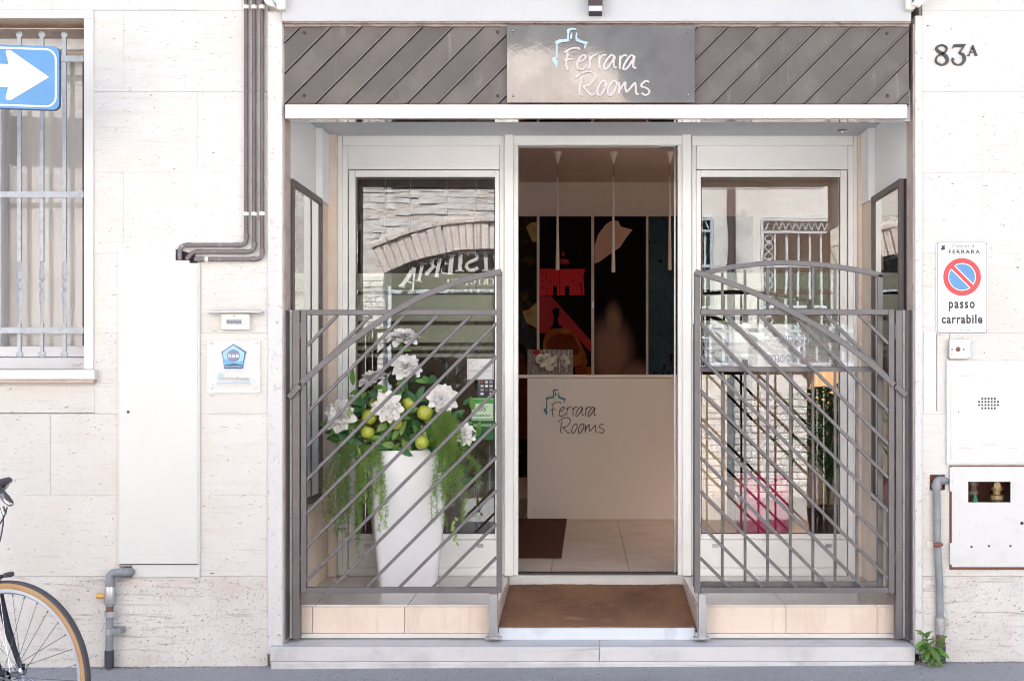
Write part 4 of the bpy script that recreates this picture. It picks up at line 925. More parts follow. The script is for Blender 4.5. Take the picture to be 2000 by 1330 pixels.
for i in range(n+1):
    px = -262+462*i/n; yy = wy+.16+.003*math.sin(px*.11)+.004*math.sin(px*.05+1)+.0008*math.sin(px*.3)
    v += [(X(px,wy+.16), yy, Z(60,wy+.16)), (X(px,wy+.16)+.004*math.sin(i), yy, Z(720,wy+.16))]
cu.add(v, [(2*i,2*i+2,2*i+3,2*i+1) for i in range(n)])
obj('curtain', cu, M['curtain'], wn, smooth=True)
obj('room_backing', MB().box(X(-262),X(210),wy+.3,wy+.31,Z(760),Z(30)).box(X(-262),X(-258),wy+.15,wy+.3,Z(760),Z(30)), M['inwall'], wn)
obj('reveal_lining', MB().box(X(163.6),X(164.6),.021,wy,Z(721),Z(37.6)), M['marble'], wn)
gr = thing('window_grille', 'galvanised iron grille with twisted upright bars on the left window', 'window grille')
gy = .05
bp_ = [(68,8.2),(61,6.5)]
def gbar(px, nm='upright_bar'):
    x = X(px,gy); s_ = sc(gy)
    obj(nm, MB().box(x-4*s_, x+4*s_, gy, gy+.014, Z(512,gy), Z(74,gy)), M['galv'], gr, bevel=.002)
    # flattened twisted middle
    prof = [(510,3.6),(525,5.2),(538,6.4),(545,5.8),(548,2.6),(552,5.6),(557,6.2),(562,5.2),(565.5,2.6),(569,5.8),(576,6.4),(590,5.2),(604,4.2),(618,3.4),(632,3.4)]
    mb = MB(); vv = []; k = len(prof)
    for py, w2 in prof:
        for ax, ay in ((-1,0),(0,-1),(1,0),(0,1)): vv.append((x+ax*w2*s_, gy+.007+ay*w2*s_*.65, Z(py,gy)))
    mb.add(vv, [(i*4+j,i*4+(j+1)%4,(i+1)*4+(j+1)%4,(i+1)*4+j) for i in range(k-1) for j in range(4)]); obj('twisted_collar', mb, M['galv'], gr)
    obj(nm, MB().box(x-3.4*s_, x+3.4*s_, gy, gy+.014, Z(688,gy), Z(631,gy)), M['galv'], gr, bevel=.002)
    for py in (68,692): obj('ball_end', MB().lathe([(.0005,-.006),(.006,-.0055),(.0175,-.002),(.0185,.002),(.0175,.006),(.006,.0095),(.0005,.010)], (x,gy+.004,Z(py,gy)),'Y',20), M['galv'], gr, smooth=True)
for px in (-229,-185,-141,-97,-53,-8,37,81,125): gbar(px)
for t_,u_ in ((109,121),(374,386),(639,651)): obj('cross_rail', MB().px(-262,163,t_,u_,gy-.007,gy-.0005), M['galv'], gr, bevel=.001)
# ------------------------------------------------------------------ one-way sign on its pole
ow = thing('one_way_sign', 'blue one-way traffic sign with white arrow pointing right, on a pole', 'traffic sign')
oy = -.55
def ov(px,py): 
    u = px-115; return (X(px,oy), Z(py+ -0.05*0+ (u*.035), oy))
def rrect(a,b,t,u,r,n=6):
    pts = []
    for cx2,cy2,a0 in ((b-r,u-r,0),(a+r,u-r,90),(a+r,t+r,180),(b-r,t+r,270)):
        for i in range(n+1):
            an = math.radians(a0+90*i/n); pts.append((cx2+r*math.cos(an), cy2+r*math.sin(an)))
    return pts
obj('panel_edge', MB().prism([ov(a,b) for a,b in rrect(-304.5,117,91.5,217,13)], oy, oy+.012), M['signedge'], ow)
obj('panel', MB().prism([ov(a,b) for a,b in rrect(-304,116,92,215.5,13)], oy-.003, oy-.0002), M['blue'], ow)
ri = rrect(-296,108,100,208,18); ro = rrect(-299.5,111.5,96.5,211.5,21)
mb = MB(); n = len(ri); a_ = [ov(*p) for p in ri]; b_ = [ov(*p) for p in ro]
mb.add([(x,oy-.0042,z) for x,z in a_]+[(x,oy-.0042,z) for x,z in b_], [(i,(i+1)%n,n+(i+1)%n,n+i) for i in range(n)]); obj('white_border', mb, M['signwhite'], ow)
ar = [(-285,129),(18,130),(12,106),(15,102.5),(22,103),(97,152.5),(22,200),(14,199.5),(12,196),(17,175),(-285,174)]
obj('arrow', MB().prism([ov(a,b) for a,b in ar], oy-.0052, oy-.0034), M['signwhite'], ow)
xo = X(-94,oy); obj('pole', MB().tube([(xo,oy+.045,road_z(xo)-.02),(xo,oy+.045,3.2)], .03, 16), M['galv'], ow, smooth=True)
for py in (115,195): obj('clamp', MB().px(-112,-76,py-6,py+6,oy+.0125,oy+.018), M['galv'], ow)
# ------------------------------------------------------------------ left side fittings
cb = thing('utility_cabinet', 'tall narrow white metal cabinet between the window and conduits', 'cabinet')
outl = [(230,487),(343,487),(343,508.5),(370,508.5),(370,514),(390,514),(390,1127),(258,1127),(258,1104),(230,1104)]
obj('cabinet_frame', MB().prism([(X(a,-.014),Z(b,-.014)) for a,b in outl], -.014, .0), M['enamel'], cb, bevel=.002)
obj('cabinet_door', MB().px(233,386,518,1101,-.019,-.0145), M['enamel'], cb, bevel=.002)
obj('door_gap', MB().px(233,387,1101.2,1102.8,-.0165,-.0142), M['gasket'], cb)
obj('keyhole', MB().lathe([(.007,0),(.007,-.003),(.003,-.003),(.003,-.001)], P(250.5,804.5,-.019),'Y',16), M['rustscrew'], cb)
for px,py in ((386.5,580),(387,1083)): obj('rivet', MB().lathe([(.004,0),(.003,-.002)], P(px,py,-.0145),'Y',10), M['steel'], cb)
obj('cable_opening', MB().prism([(X(a),Z(b)) for a,b in ((343,487),(378,496),(386,507),(386,514),(370,514),(370,508.5),(343,508.5))], -.004, -.001), M['dark'], cb)
def conduit(lbl, pts, clips, joints):
    t = thing('conduit_pipe', lbl, 'pipe', group='three conduits above the cabinet')
    cy2 = -.020; path = [P(a,b,cy2-.0) for a,b in pts]
    full = []
    for i, p in enumerate(path):
        if 0 < i < len(path)-1:
            a = (path[i-1]-p); b = (path[i+1]-p); r_ = .034; r_ = min(r_, a.length*.45, b.length*.45)
            s_ = p+a.normalized()*r_; e = p+b.normalized()*r_
            for k in range(7):
                u = k/6; full.append(s_*(1-u)**2+p*2*u*(1-u)+e*u*u)
        else: full.append(p)
    vert = [p for p in full if p.z >= path[1].z+.03]+[full[[q_.z >= path[1].z+.03 for q_ in full].index(False)]] if False else None
    k0 = 1
    obj('pipe_riser', MB().tube([full[0], full[1]], .0110, 14), M['copper'], t, smooth=True)
    obj('pipe_run', MB().tube(full[1:], .0112, 14), M['conduitgrey'], t, smooth=True)
    for (px,py,hor) in joints:
        c = P(px,py,cy2); d = Vector((.012,0,0)) if hor else Vector((0,0,.012)); obj('coupling', MB().tube([c-d,c+d], .0132, 14), M['conduitgrey'], t, smooth=True)
    for (px,py,hor) in clips:
        c = P(px,py,cy2); d = Vector((.008,0,0)) if hor else Vector((0,0,.009)); obj('pipe_clip', MB().tube([c-d,c+d], .0155, 16), M['clip'], t, smooth=True)
    return t
conduit('leftmost brown conduit, making the uppermost horizontal run', [(481,-140),(481,479),(351.5,479),(351.5,508)], [(481,15,0),(481,418.5,0)], [(481,462,0),(463,479,1),(369,479,1)])
conduit('middle brown conduit between the two other conduits', [(496.5,-140),(496.5,492),(376,492),(365,507)], [(496.5,15,0),(496.5,418.5,0)], [(496.5,478,0),(477,492,1),(388,492,1)])
conduit('rightmost brown conduit, making the lowest horizontal run', [(512,-140),(512,506.5),(380,506.5)], [(512,15,0),(512,418,0),(404.5,507,1)], [(512,491,0),(494,506.5,1),(391,506.5,1)])
ic = thing('doorbell', 'small beige doorbell panel with a name tag under a thin canopy', 'doorbell')
obj('bell_box', MB().px(432,487,612.5,644,-.028,-.0), M['clip'], ic, bevel=.003); obj('name_tag', MB().px(442,472,624,633,-.0305,-.0285), M['grayink'], ic)
word(ic,'Ferrara Rooms',443.5,470.5,626,631,-.031,M['ink']); obj('bell_screw', MB().lathe([(.003,0),(.002,-.002)], P(457,617,-.028),'Y',8), M['rustscrew'], ic)
obj('rain_canopy', MB().px(404,509,608,611,-.055,-.0), M['steel'], ic, bevel=.001)
pq = thing('acrylic_plaque', 'square clear plaque with a blue house emblem beside the entrance', 'plaque')
ay = -.016
card(pq,'acrylic_sheet',404,507.5,665,767,ay,M['plexi'],.006)
def pz(nm, pts, m_, l=1): return obj(nm, MB().prism([(X(400+a/7.39,ay),Z(600+b/7.39,ay)) for a,b in pts], ay-.0008*l-.0002, ay-.0008*l+.0004), M[m_], pq)
M['skyblue'] = mat('print_sky_blue', (.30,.52,.78), .5); M['midblue'] = mat('print_mid_blue', (.12,.35,.65), .5); M['greyblue'] = mat('print_grey_blue', (.16,.20,.30), .5)
pz('house_outline',[(222,660),(415,532),(612,655),(590,660),(548,888),(282,888),(250,660)],'navy'); pz('house_field',[(262,652),(415,548),(575,655),(545,840),(285,840)],'skyblue',2)
pz('hill',[(266,740),(330,760),(420,800),(500,790),(560,770),(546,878),(288,878)],'midblue',3); pz('house_foot',[(286,835),(415,810),(550,835),(546,885),(284,885)],'navy',4)
pz('round_badge',[(415+95*math.cos(a*.3142),702+92*math.sin(a*.3142)) for a in range(20)],'greyblue',4)
word(pq,'R&B',446,467,691.5,698.5,ay-.005,M['signwhite'],bold=.015); word(pq,'Room and Breakfast',439,472,714,717,ay-.005,M['signwhite'])
pz('pale_emblem',[(190,985),(230,940),(285,985),(225,975),(205,1040),(190,1050)],'skyblue'); word(pq,'Ferrara Rooms',431,487,735,743,ay-.001,M['grayink']); card(pq,'printed_rule',423,489.5,746.6,747.8,ay-.0008,M['midblue']); word(pq,'Prenotazioni e appartamenti',424,488,751.5,753.5,ay-.001,M['grayink'])
for px,py in ((412,669.5),(499.5,669.5),(411.5,757.5),(499.5,757.5)): obj('stand_off', MB().lathe([(.0075,0),(.0075,-.006),(.004,-.009)], P(px,py,ay),'Y',14), M['signwhite'], pq, smooth=True)
gp = thing('gas_pipe', 'grey gas pipe with yellow valve handle below the tall cabinet', 'pipe')
yp = -.05
obj('elbow', MB().tube(crom([P(256,1117,yp+.03),P(248,1117,yp),P(228,1118,yp),P(217,1122,yp),P(215,1136,yp),P(215,1150,yp)],4), .021, 16), M['greypipe'], gp, smooth=True)
obj('elbow_socket', MB().tube([P(243,1117,yp),P(233,1117.5,yp)], .0245, 16), M['greypipe'], gp, smooth=True)
obj('pipe_body', MB().tube([P(215,1137,yp),P(215,1183,yp)], .0225, 16), M['greypipe'], gp, smooth=True)
obj('wall_hole', MB().px(235,259,1106,1127,-.009,-.0045), M['rust'], gp)
obj('valve_body', MB().tube([P(215,1145,yp),P(215,1150,yp),P(215,1172,yp),P(215,1178,yp)], [.023,.0255,.0255,.023], 16), M['steel'], gp, smooth=True)
obj('yellow_handle', MB().tube([P(207,1163.5,yp),P(199,1163.5,yp),P(190,1163,yp)], [.010,.013,.016], 10), M['yellow'], gp, smooth=True)
obj('rusty_nipple', MB().tube([P(214.5,1183,yp),P(214,1196,yp)], .018, 14), M['brownpipe'], gp, smooth=True)
obj('union_nut', MB().tube([P(214.5,1193,yp),P(214.5,1204,yp)], .0275, 8), M['steel'], gp)
obj('lower_pipe', MB().tube([P(214.5,1204,yp),P(213.5,1272,yp)], .0185, 14), M['greypipe'], gp, smooth=True)
obj('pipe_clamp', MB().px(207,236,1227,1238,yp-.02,-.006), M['greypipe'], gp, bevel=.002); obj('clamp_band', MB().tube([P(214.3,1227,yp),P(214.2,1238,yp)], .022, 14), M['steel'], gp, smooth=True)
obj('black_sleeve', MB().tube([P(213.5,1269,yp),P(213.3,1303,yp)], .0225, 14), M['blackpipe'], gp, smooth=True)
# ------------------------------------------------------------------ right side fittings
hn = thing('house_number', 'dark cast house number 83 A on the right wall', 'house number')
ny = -.012
def NP(u,v): return (X(1810+u/16.667,ny), Z(70+v/16.667,ny))
def vstroke(pts, closed=False):
    """variable width stroke: (u, v, half width)"""
    c = crom([Vector((a,b,w)) for a,b,w in pts], 6); L, Rr = [], []; n = len(c)
    for i,p in enumerate(c):
        a = c[i-1] if i else (c[-2] if closed else p); b = c[i+1] if i < n-1 else (c[1] if closed else p)
        d = Vector((b.x-a.x,b.y-a.y)); d.normalize(); nn = Vector((-d.y,d.x))*p.z; L.append((p.x+nn.x,p.y+nn.y)); Rr.append((p.x-nn.x,p.y-nn.y))
    mb = MB(); v = []
    for q_, y in ((L,ny),(Rr,ny),(L,-.0005),(Rr,-.0005)): v += [(NP(*p)[0], y, NP(*p)[1]) for p in q_]
    f = []
    for i in range(n-1): f += [(i,i+1,n+i+1,n+i),(2*n+i,3*n+i,3*n+i+1,2*n+i+1),(i,2*n+i,2*n+i+1,i+1),(n+i,n+i+1,3*n+i+1,3*n+i)]
    f += [(0,n,3*n,2*n),(n-1,3*n-1,4*n-1,2*n-1)]
    mb.add(v,f); return mb
e8 = vstroke([(490,298,26),(640,360,28),(655,470,26),(560,570,30),(400,640,26),(305,760,24),(350,890,26),(500,945,28),(640,890,40),(680,770,44),(620,650,50),(480,560,48),(350,470,42),(345,370,36),(490,298,26)], True)
obj('digit', e8, M['iron'], hn)
d3 = vstroke([(880,740,56),(850,800,24),(900,900,22),(1030,948,24),(1170,900,40),(1238,760,50),(1190,620,42),(1060,555,20)])
d3.prism([NP(*p) for p in ((895,285),(1285,272),(1140,500),(1085,560),(1040,570),(1180,360),(905,360),(870,408),(838,408))], ny, -.0005)
obj('digit', d3, M['iron'], hn)
dA = MB()
for pts in ([(1500,298),(1520,298),(1650,630),(1590,630),(1490,380),(1400,630),(1375,630)], [(1335,625),(1410,625),(1410,648),(1335,648)], [(1570,625),(1668,625),(1668,648),(1570,648)], [(1425,525),(1560,525),(1560,545),(1420,545)]): dA.prism([NP(*p) for p in pts], ny-.001*len(dA.f)*.02, -.0005)
obj('letter', dA, M['iron'], hn)
ps = thing('no_parking_sign', 'white rectangular passo carrabile sign with a round no-parking symbol', 'sign')
yq = -.008
def pq_(nm, a,b,t,u,l,m_,r=5): 
    return obj(nm, MB().prism([(X(p,yq),Z(q_,yq)) for p,q_ in rrect(a,b,t,u,r)], yq-.0008*l, yq-.0008*l+.0007 if l else -.0005), M[m_], ps)
pq_('sign_plate',1828.5,1929,471.5,652.5,0,'signwhite',6); pq_('border_line',1829.8,1927.8,472.8,651,1,'ink',5); pq_('white_field',1831,1926.6,474,649.8,2,'signwhite',4)
def disc(nm, cx2, cy2, r, l, m_): return obj(nm, MB().lathe([(r*sc(yq),0),(r*sc(yq),-.0006),(0.0001,-.0006)], P(cx2,cy2,yq-.0008*l),'Y',48), M[m_], ps)
cx3, cy3 = 1879, 541
disc('outer_ring',cx3,cy3,38.5,2.0,'signwhite'); disc('red_ring',cx3,cy3,36.8,2.6,'red'); disc('white_ring',cx3,cy3,27,3.3,'signwhite'); disc('blue_disc',cx3,cy3,25.3,4,'blue')
def dbar(w,l,m_,L): 
    d = Vector((1,1)).normalized(); n2 = Vector((-d.y,d.x))*w; pts = [(cx3-d.x*L+n2.x,cy3-d.y*L+n2.y),(cx3-d.x*L-n2.x,cy3-d.y*L-n2.y),(cx3+d.x*L-n2.x,cy3+d.y*L-n2.y),(cx3+d.x*L+n2.x,cy3+d.y*L+n2.y)]
    return obj('slash', MB().prism([(X(a,yq),Z(b,yq)) for a,b in pts], yq-.0008*l, yq-.0008*l+.0006), M[m_], ps)
dbar(5.6,5.6,'signwhite',26.5); dbar(3.6,6.4,'red',29)
lw_ = yq-.0026
word(ps,'Comune di',1860,1905,477.5,484,lw_,M['ink'],spacing=1.3); word(ps,'FERRARA',1853,1914,488,496,lw_,M['ink'],bold=.02,spacing=1.25)
word(ps,'passo',1853,1904,589,608,lw_,M['ink'],bold=.03,spacing=1.25); word(ps,'carrabile',1839,1919,614,632,lw_,M['ink'],bold=.03,spacing=1.15)
word(ps,'Aut. n. 0392    del 2006',1838,1895,642.5,646,lw_,M['grayink'])
obj('crest', MB().prism([(X(a,lw_),Z(b,lw_)) for a,b in ((1838.5,480),(1840,479),(1842,480.5),(1844,479),(1846,480),(1845,482),(1846,487),(1844,488.5),(1838.5,488.5),(1837.5,487),(1840,482))], lw_, lw_+.0006), M['ink'], ps); obj('crest_shield', MB().px(1838.5,1845.5,489,493,lw_,lw_+.0005), M['clip'], ps)
ks = thing('key_switch', 'small weathered key switch plate under the no-parking sign', 'switch')
obj('housing', MB().prism([(X(a),Z(b)) for a,b in ((1852,663),(1894,663),(1892,678),(1894,699),(1850,699))], -.022, 0.0), M['steel'], ks, bevel=.002)
obj('face_plate', MB().px(1855,1890,666,700,-.03,-.0225), M['clip'], ks, bevel=.002)
obj('key_barrel', MB().lathe([(.012,0),(.012,-.004),(.008,-.006),(.004,-.004)], P(1871,682,-.03),'Y',18), M['brownpipe'], ks)
for px in (1859.5,1882.5): obj('plate_screw', MB().lathe([(.0045,0),(.003,-.002)], P(px,682.5,-.03),'Y',10), M['rustscrew'], ks)
obj('plate_mark', MB().lathe([(.005,0),(.004,-.001)], P(1859,691.5,-.03),'Y',12), M['yellow'], ks)
c1 = thing('meter_cabinet', 'white square meter cabinet with a small vent grid, upper of the two', 'cabinet')
obj('cabinet_frame', MB().px(1849,2115,704,907,-.016,.0), M['enamel'], c1, bevel=.003); obj('door_shadow_gap', MB().px(1856,2108,708.5,899,-.0168,-.0162), M['steel'], c1)
obj('cabinet_door', MB().px(1857.5,2107,710,898,-.021,-.017), M['enamel'], c1, bevel=.002)
for r_ in range(4):
    for c_ in range(8 if False else 7):
        if r_ in (0,3) and c_ in (0,6): continue
        x = 1912.5+c_*6.1; y = 778.5+r_*6.2; obj('vent_hole', MB().px(x-1.9,x+1.9,y-1.9,y+1.9,-.0213,-.0205), M['gasket'], c1)
for x, y in ((1885,733.5),(1931,742),(1976,733),(1886,875.5),(1931.5,868),(1977,875)): obj('embossed_slit', MB().tube([P(x-12,y,-.0212),P(x+12,y,-.0212)], .0022, 8, sq=1), M['enamel'], c1)
obj('keyhole', MB().lathe([(.009,0),(.009,-.003),(.005,-.003),(.005,-.001)], P(1872,804,-.021),'Y',16), M['chrome'], c1); obj('keyhole_core', MB().lathe([(.0048,0),(.004,-.0012)], P(1872,804,-.0215),'Y',10), M['gasket'], c1)
c2 = thing('meter_cabinet', 'old white gas meter cabinet with an open slot, lower of the two', 'cabinet')
mb = MB()
for r in sub_rect((X(1859.5,-.012),X(2130,-.012),Z(1107,-.012),Z(911.5,-.012)), [(X(1891,-.012),X(1974,-.012),Z(981,-.012),Z(940.5,-.012))]): mb.box(r[0],r[1],-.012,-.004,r[2],r[3])
obj('cabinet_door', mb, M['oldwhite'], c2)
mb = MB().px(1857,2135,1107.5,1112,-.006,.03).px(1857,2135,909,911,-.004,.03).px(1854.5,1858.5,909,1112,-.003,.03); obj('rusty_frame', mb, M['rust'], c2)
obj('niche_back', MB().px(1862,2120,918,1100,.19,.2), M['rust'], c2); 
mb = MB().box(X(1864),X(1866),.0,.19,Z(1104),Z(916)).box(X(1864),X(2120),.0,.19,Z(916.5),Z(914)).box(X(1864),X(2120),.0,.19,Z(1004),Z(1000)); obj('niche_lining', mb, M['rust'], c2)
for t_,u_ in ((912,960),(1060,1102)): obj('hinge', MB().px(1855,1860.5,t_,u_,-.018,-.0125), M['oldwhite'], c2, bevel=.002)
for px,py,r_ in ((1897.5,1067.5,.006),(1931.5,1066,.006),(1973.5,1066,.006),(1996,1021.5,.009)): obj('lock_hole', MB().lathe([(r_,0),(r_*.9,-.001),(r_*.5,-.0005)], P(px,py,-.0122),'Y',14), M['gasket'], c2)
vv = thing('brass_valve', 'brass stopcock with padlock eye inside the cabinet slot', 'valve'); yv = .06
obj('valve_stack', MB().lathe([(.030,-.07),(.030,-.045),(.022,-.043),(.034,-.025),(.034,-.005),(.020,0),(.020,.02),(.028,.022),(.028,.04),(.016,.045),(.016,.09)], P(1947,965,yv), n=12), M['brass'], vv)
obj('valve_tag', MB().lathe([(.018,0),(.018,-.006)], P(1947,948,yv-.035),'Y',14), M['brass'], vv)
vg = thing('green_valve', 'small valve with a green seal at the left of the cabinet slot', 'valve')
obj('seal', MB().lathe([(.020,-.03),(.012,.0),(.004,.02)], P(1904,972,yv), n=8), M['greenfit'], vg); obj('fitting', MB().lathe([(.026,.0),(.026,.02),(.018,.022),(.018,.05),(.03,.052),(.03,.07)], P(1900,966,yv+.04), n=12), M['brownpipe'], vg)
gp2 = thing('gas_pipe', 'blue-grey pipe rising from the pavement to the lower meter cabinet', 'pipe')
obj('wall_hole', MB().box(X(1817),X(1845),.02,.1,Z(956),Z(928)), M['rust'], gp2)
yb2 = -.02
obj('elbow', MB().tube(crom([P(1849,940,.03),P(1841,938,yb2),P(1834,938,yb2),P(1829.5,944,yb2),P(1829,956,yb2)],5), .0205, 16), M['greypipe'], gp2, smooth=True)
obj('elbow_socket', MB().tube([P(1829,944,yb2),P(1829.2,954,yb2)], .0245, 16), M['greypipe'], gp2, smooth=True)
obj('pipe_body', MB().tube([P(1829.3,950,yb2),P(1831,1062,yb2),P(1835,1140,yb2),P(1836,1206,yb2)], .0185, 16), M['greypipe'], gp2, smooth=True)
obj('clamp_plate', MB().px(1810,1834,1058,1069,-.009,.0), M['clip'], gp2, bevel=.002); obj('clamp_bolt', MB().tube([P(1823,1063.5,-.045),P(1832,1063.5,-.05),P(1841,1063,-.045)], [.011,.013,.007], 10), M['redbrown'], gp2, smooth=True)
obj('union', MB().lathe([(.021,0),(.021,.02),(.026,.022),(.026,.045),(.022,.047),(.022,.065),(.028,.067),(.028,.085)], P(1836.5,1238,yb2), n=16), M['steel'], gp2)
obj('rusty_nipple', MB().tube([P(1836.5,1238,yb2),P(1837,1262,yb2)], [.02,.026], 12), M['brownpipe'], gp2, smooth=True)
obj('black_sleeve', MB().tube([P(1838,1262,yb2),P(1838,1296,yb2)], .023, 14), M['blackpipe'], gp2, smooth=True)
wp = thing('weed_plant', 'leafy green weed growing between the step and the right pipe', 'plant')
wl_ = leaf_mesh('leaf', M['weed'], .42, .2, 3, 7); wd_ = leaf_mesh('leaf', M['leafm'], .40, .2, 4, 7)
rr = random.Random(9)
for k in range(6):
    bx_, tx = 1822+rr.uniform(-8,8), 1812+rr.uniform(-20,26); ty = 1232+rr.uniform(0,30)+abs(tx-1815)*.8
    a, b = P(bx_,1292,-.07), P(tx,ty,-.09+rr.uniform(-.04,.02)); obj('stem', MB().tube([a,a.lerp(b,.5)+Vector((0,-.01,0)),b], .0025, 5), M['weed'], wp)
    for i in range(9):
        t_ = .25+.75*i/8; p = a.lerp(b,t_); an = rr.uniform(-1.5,1.5); dz = .9 if t_ > .9 else rr.uniform(-.5,.4)
        inst(wl_ if rr.random() < .7 else wd_, 'leaf', wp, orient(p, (math.sin(an), -.6, dz), rr.uniform(.045,.085), rr.uniform(-.5,.5), (0,-.6,1)))
# dirt and moss at the foot of the walls
gm = MB(); rr = random.Random(2)
for k in range(900):
    px = rr.choice((rr.uniform(0,523), rr.uniform(1790,2000), rr.gauss(225,25), rr.gauss(1790,14))); 
    if 523 < px < 1780: continue
    x = X(px); y = -.008-abs(rr.gauss(0,.018)); z = road_z(x); s_ = rr.uniform(.002,.0055)
    gm.add([(x-s_,y,z-.001),(x+s_,y-s_,z-.001),(x,y+s_,z-.001),(x,y,z+s_*rr.uniform(.6,1.4))], [(0,1,3),(1,2,3),(2,0,3)])
gc = MB()
for k in range(420):
    px = rr.uniform(-20,2020); y = -.07-abs(rr.gauss(0,.35)); x = X(px); s_ = rr.uniform(.0015,.0045); z = road_z(x)
    gc.add([(x-s_,y,z),(x+s_,y-s_*.5,z),(x+s_*.3,y+s_,z),(x,y,z+s_*.8)], [(0,1,3),(1,2,3),(2,0,3)])
tag(obj('pale_chips', gc, M['step']), 'pale stone chips and specks scattered on the road', 'chips', kind='stuff')
M['grit'] = mat('grit', (.14,.13,.12), .95, var=[(40,(.32,.29,.27),.5,.6)])
tag(obj('grit', gm, M['grit']), 'loose grit gathered at the foot of the walls', 'grit', kind='stuff')
# ------------------------------------------------------------------ bicycle
bk = thing('bicycle', 'black city bicycle with tan-walled tyres parked at the left edge', 'bicycle')
by = -1.70; hub = P(24,1317,by); ang = math.radians(-18); RW = .343
steer = Vector((math.cos(ang), math.sin(ang), 0)); side_ = Vector((-math.sin(ang), math.cos(ang), 0))
def wheel(c, dr, parent):
    sd = Vector((-dr.y, dr.x, 0)).normalized()
    def ring(r, w, off, n=72, m_=0): pass
    def circ(r, off, n=72): return [c+dr*(r*math.cos(2*math.pi*i/n))+Vector((0,0,r*math.sin(2*math.pi*i/n)))+sd*off for i in range(n)]
    def shell(prof, m_, nm, n=96):
        mb = MB(); v = []; k = len(prof)
        for i in range(n):
            a = 2*math.pi*i/n; e = dr*math.cos(a)+Vector((0,0,math.sin(a)))
            for r, o in prof: v.append(c+e*r+sd*o)
        mb.add(v, [(i*k+j, i*k+(j+1)%k, ((i+1)%n)*k+(j+1)%k, ((i+1)%n)*k+j) for i in range(n) for j in range(k)]); return obj(nm, mb, m_, parent, smooth=True)
    ty = shell([(RW-.008,-.013),(RW-.002,-.009),(RW,0),(RW-.002,.009),(RW-.008,.013),(RW-.012,.0)], M['tyre'], 'tyre')
    for s_ in (-1,1): 
        o_ = shell([(RW-.009,s_*.0135),(RW-.018,s_*.0165),(RW-.030,s_*.0125),(RW-.030,s_*.009),(RW-.012,s_*.009)], M['tan'], 'sidewall'); o_.parent = ty
    shell([(RW-.030,-.012),(RW-.030,.012),(RW-.042,.012),(RW-.048,.005),(RW-.048,-.005),(RW-.042,-.012)], M['rim'], 'rim')
    hb = obj('hub', MB().tube([c-sd*.03,c-sd*.028,c-sd*.022,c+sd*.022,c+sd*.028,c+sd*.03], [.022,.022,.012,.012,.022,.022], 16), M['chrome'], parent, smooth=True)
    for i in range(32):
        a = 2*math.pi*i/32; s_ = -1 if i%2 else 1; a2 = a+(.9 if (i//2)%2 else -.9)
        e = dr*math.cos(a)+Vector((0,0,math.sin(a))); h = dr*math.cos(a2)+Vector((0,0,math.sin(a2)))
        obj('spoke', MB().tube([c+h*.021+sd*.026*s_, c+e*(RW-.046)], .0011, 4), M['chrome'], parent)
        obj('nipple', MB().tube([c+e*(RW-.060)+sd*.003*s_, c+e*(RW-.047)], .0024, 5), M['chrome'], parent)
    obj('axle', MB().tube([c-sd*.062,c+sd*.062], .006, 8), M['chrome'], parent)
    for s_ in (-1,1): obj('axle_nut', MB().tube([c+sd*.046*s_,c+sd*.060*s_], .012, 6), M['chrome'], parent)
wheel(hub, steer, bk)
crown = hub-steer*.125+Vector((0,0,.405)); top = crown-steer*.065+Vector((0,0,.19))
for s_ in (-1,1):
    o = side_*.045*s_; obj('fork_blade', MB().tube(crom([hub+o*1.05, hub+o*1.05-steer*.022+Vector((0,0,.05)), hub+o*1.05-steer*.075+Vector((0,0,.18)), crown+o*.9-Vector((0,0,.02))],5), [.008]*4+[.010]*4+[.013]*8, 10), M['bikeblack'], bk, smooth=True)
    obj('fork_end', MB().tube([hub+o*1.05-Vector((0,0,.012)), hub+o*1.05+Vector((0,0,.03))], .011, 8, sq=.35), M['bikeblack'], bk)
obj('fork_crown', MB().tube([crown+side_*.055,crown-side_*.055], .016, 10), M['bikeblack'], bk); obj('head_tube', MB().tube([crown+Vector((0,0,.02)),top], .018, 12), M['bikeblack'], bk, smooth=True)
stem_ = top-steer*.02+Vector((0,0,.045)); obj('stem', MB().tube([top,stem_], .011, 10), M['chrome'], bk, smooth=True)
hb_ = crom([stem_-side_*.30-steer*.20+Vector((0,0,.0)), stem_-side_*.24-steer*.04+Vector((0,0,.04)), stem_-side_*.10+steer*.03, stem_, stem_+side_*.10+steer*.03, stem_+side_*.24-steer*.04+Vector((0,0,.04)), stem_+side_*.30-steer*.20],5)
obj('handlebar', MB().tube(hb_, .0115, 10), M['chrome'], bk, smooth=True)
for s_ in (-1,1):
    e = hb_[0] if s_ < 0 else hb_[-1]; e2 = hb_[3] if s_ < 0 else hb_[-4]
    obj('grip', MB().tube([e,e2], .0165, 10), M['tyre'], bk, smooth=True)
# the brake lever and cables that reach into view
lv = [stem_+side_*.24-steer*.04+Vector((0,0,.04)), P(-14,948,by), P(0,958,by), P(9,968,by), P(18,977,by), P(22,984,by)]
obj('brake_lever', MB().tube(crom(lv,4), [.015]*9+[.012]*6+[.010]*6, 10), M['tyre'], bk, smooth=True)
obj('lever_blade', MB().tube(crom([P(2,965,by-.01),P(10,978,by-.01),P(20,985,by-.01),P(22,981,by-.01)],4), .008, 8), M['chrome'], bk, smooth=True)
obj('brake_clamp', MB().tube([P(1,990,by),P(6,1006,by)], .014, 10), M['chrome'], bk, smooth=True)
for q_ in ([P(14,990,by),P(10,1004,by),P(0,1022,by),P(-20,1050,by)],[P(7,1005,by),P(5,1030,by),P(-2,1062,by),P(-18,1100,by)]): obj('brake_cable', MB().tube(crom(q_,6), .0028, 6), M['tyre'], bk, smooth=True)
mg = MB(); v = []; ks_ = 30
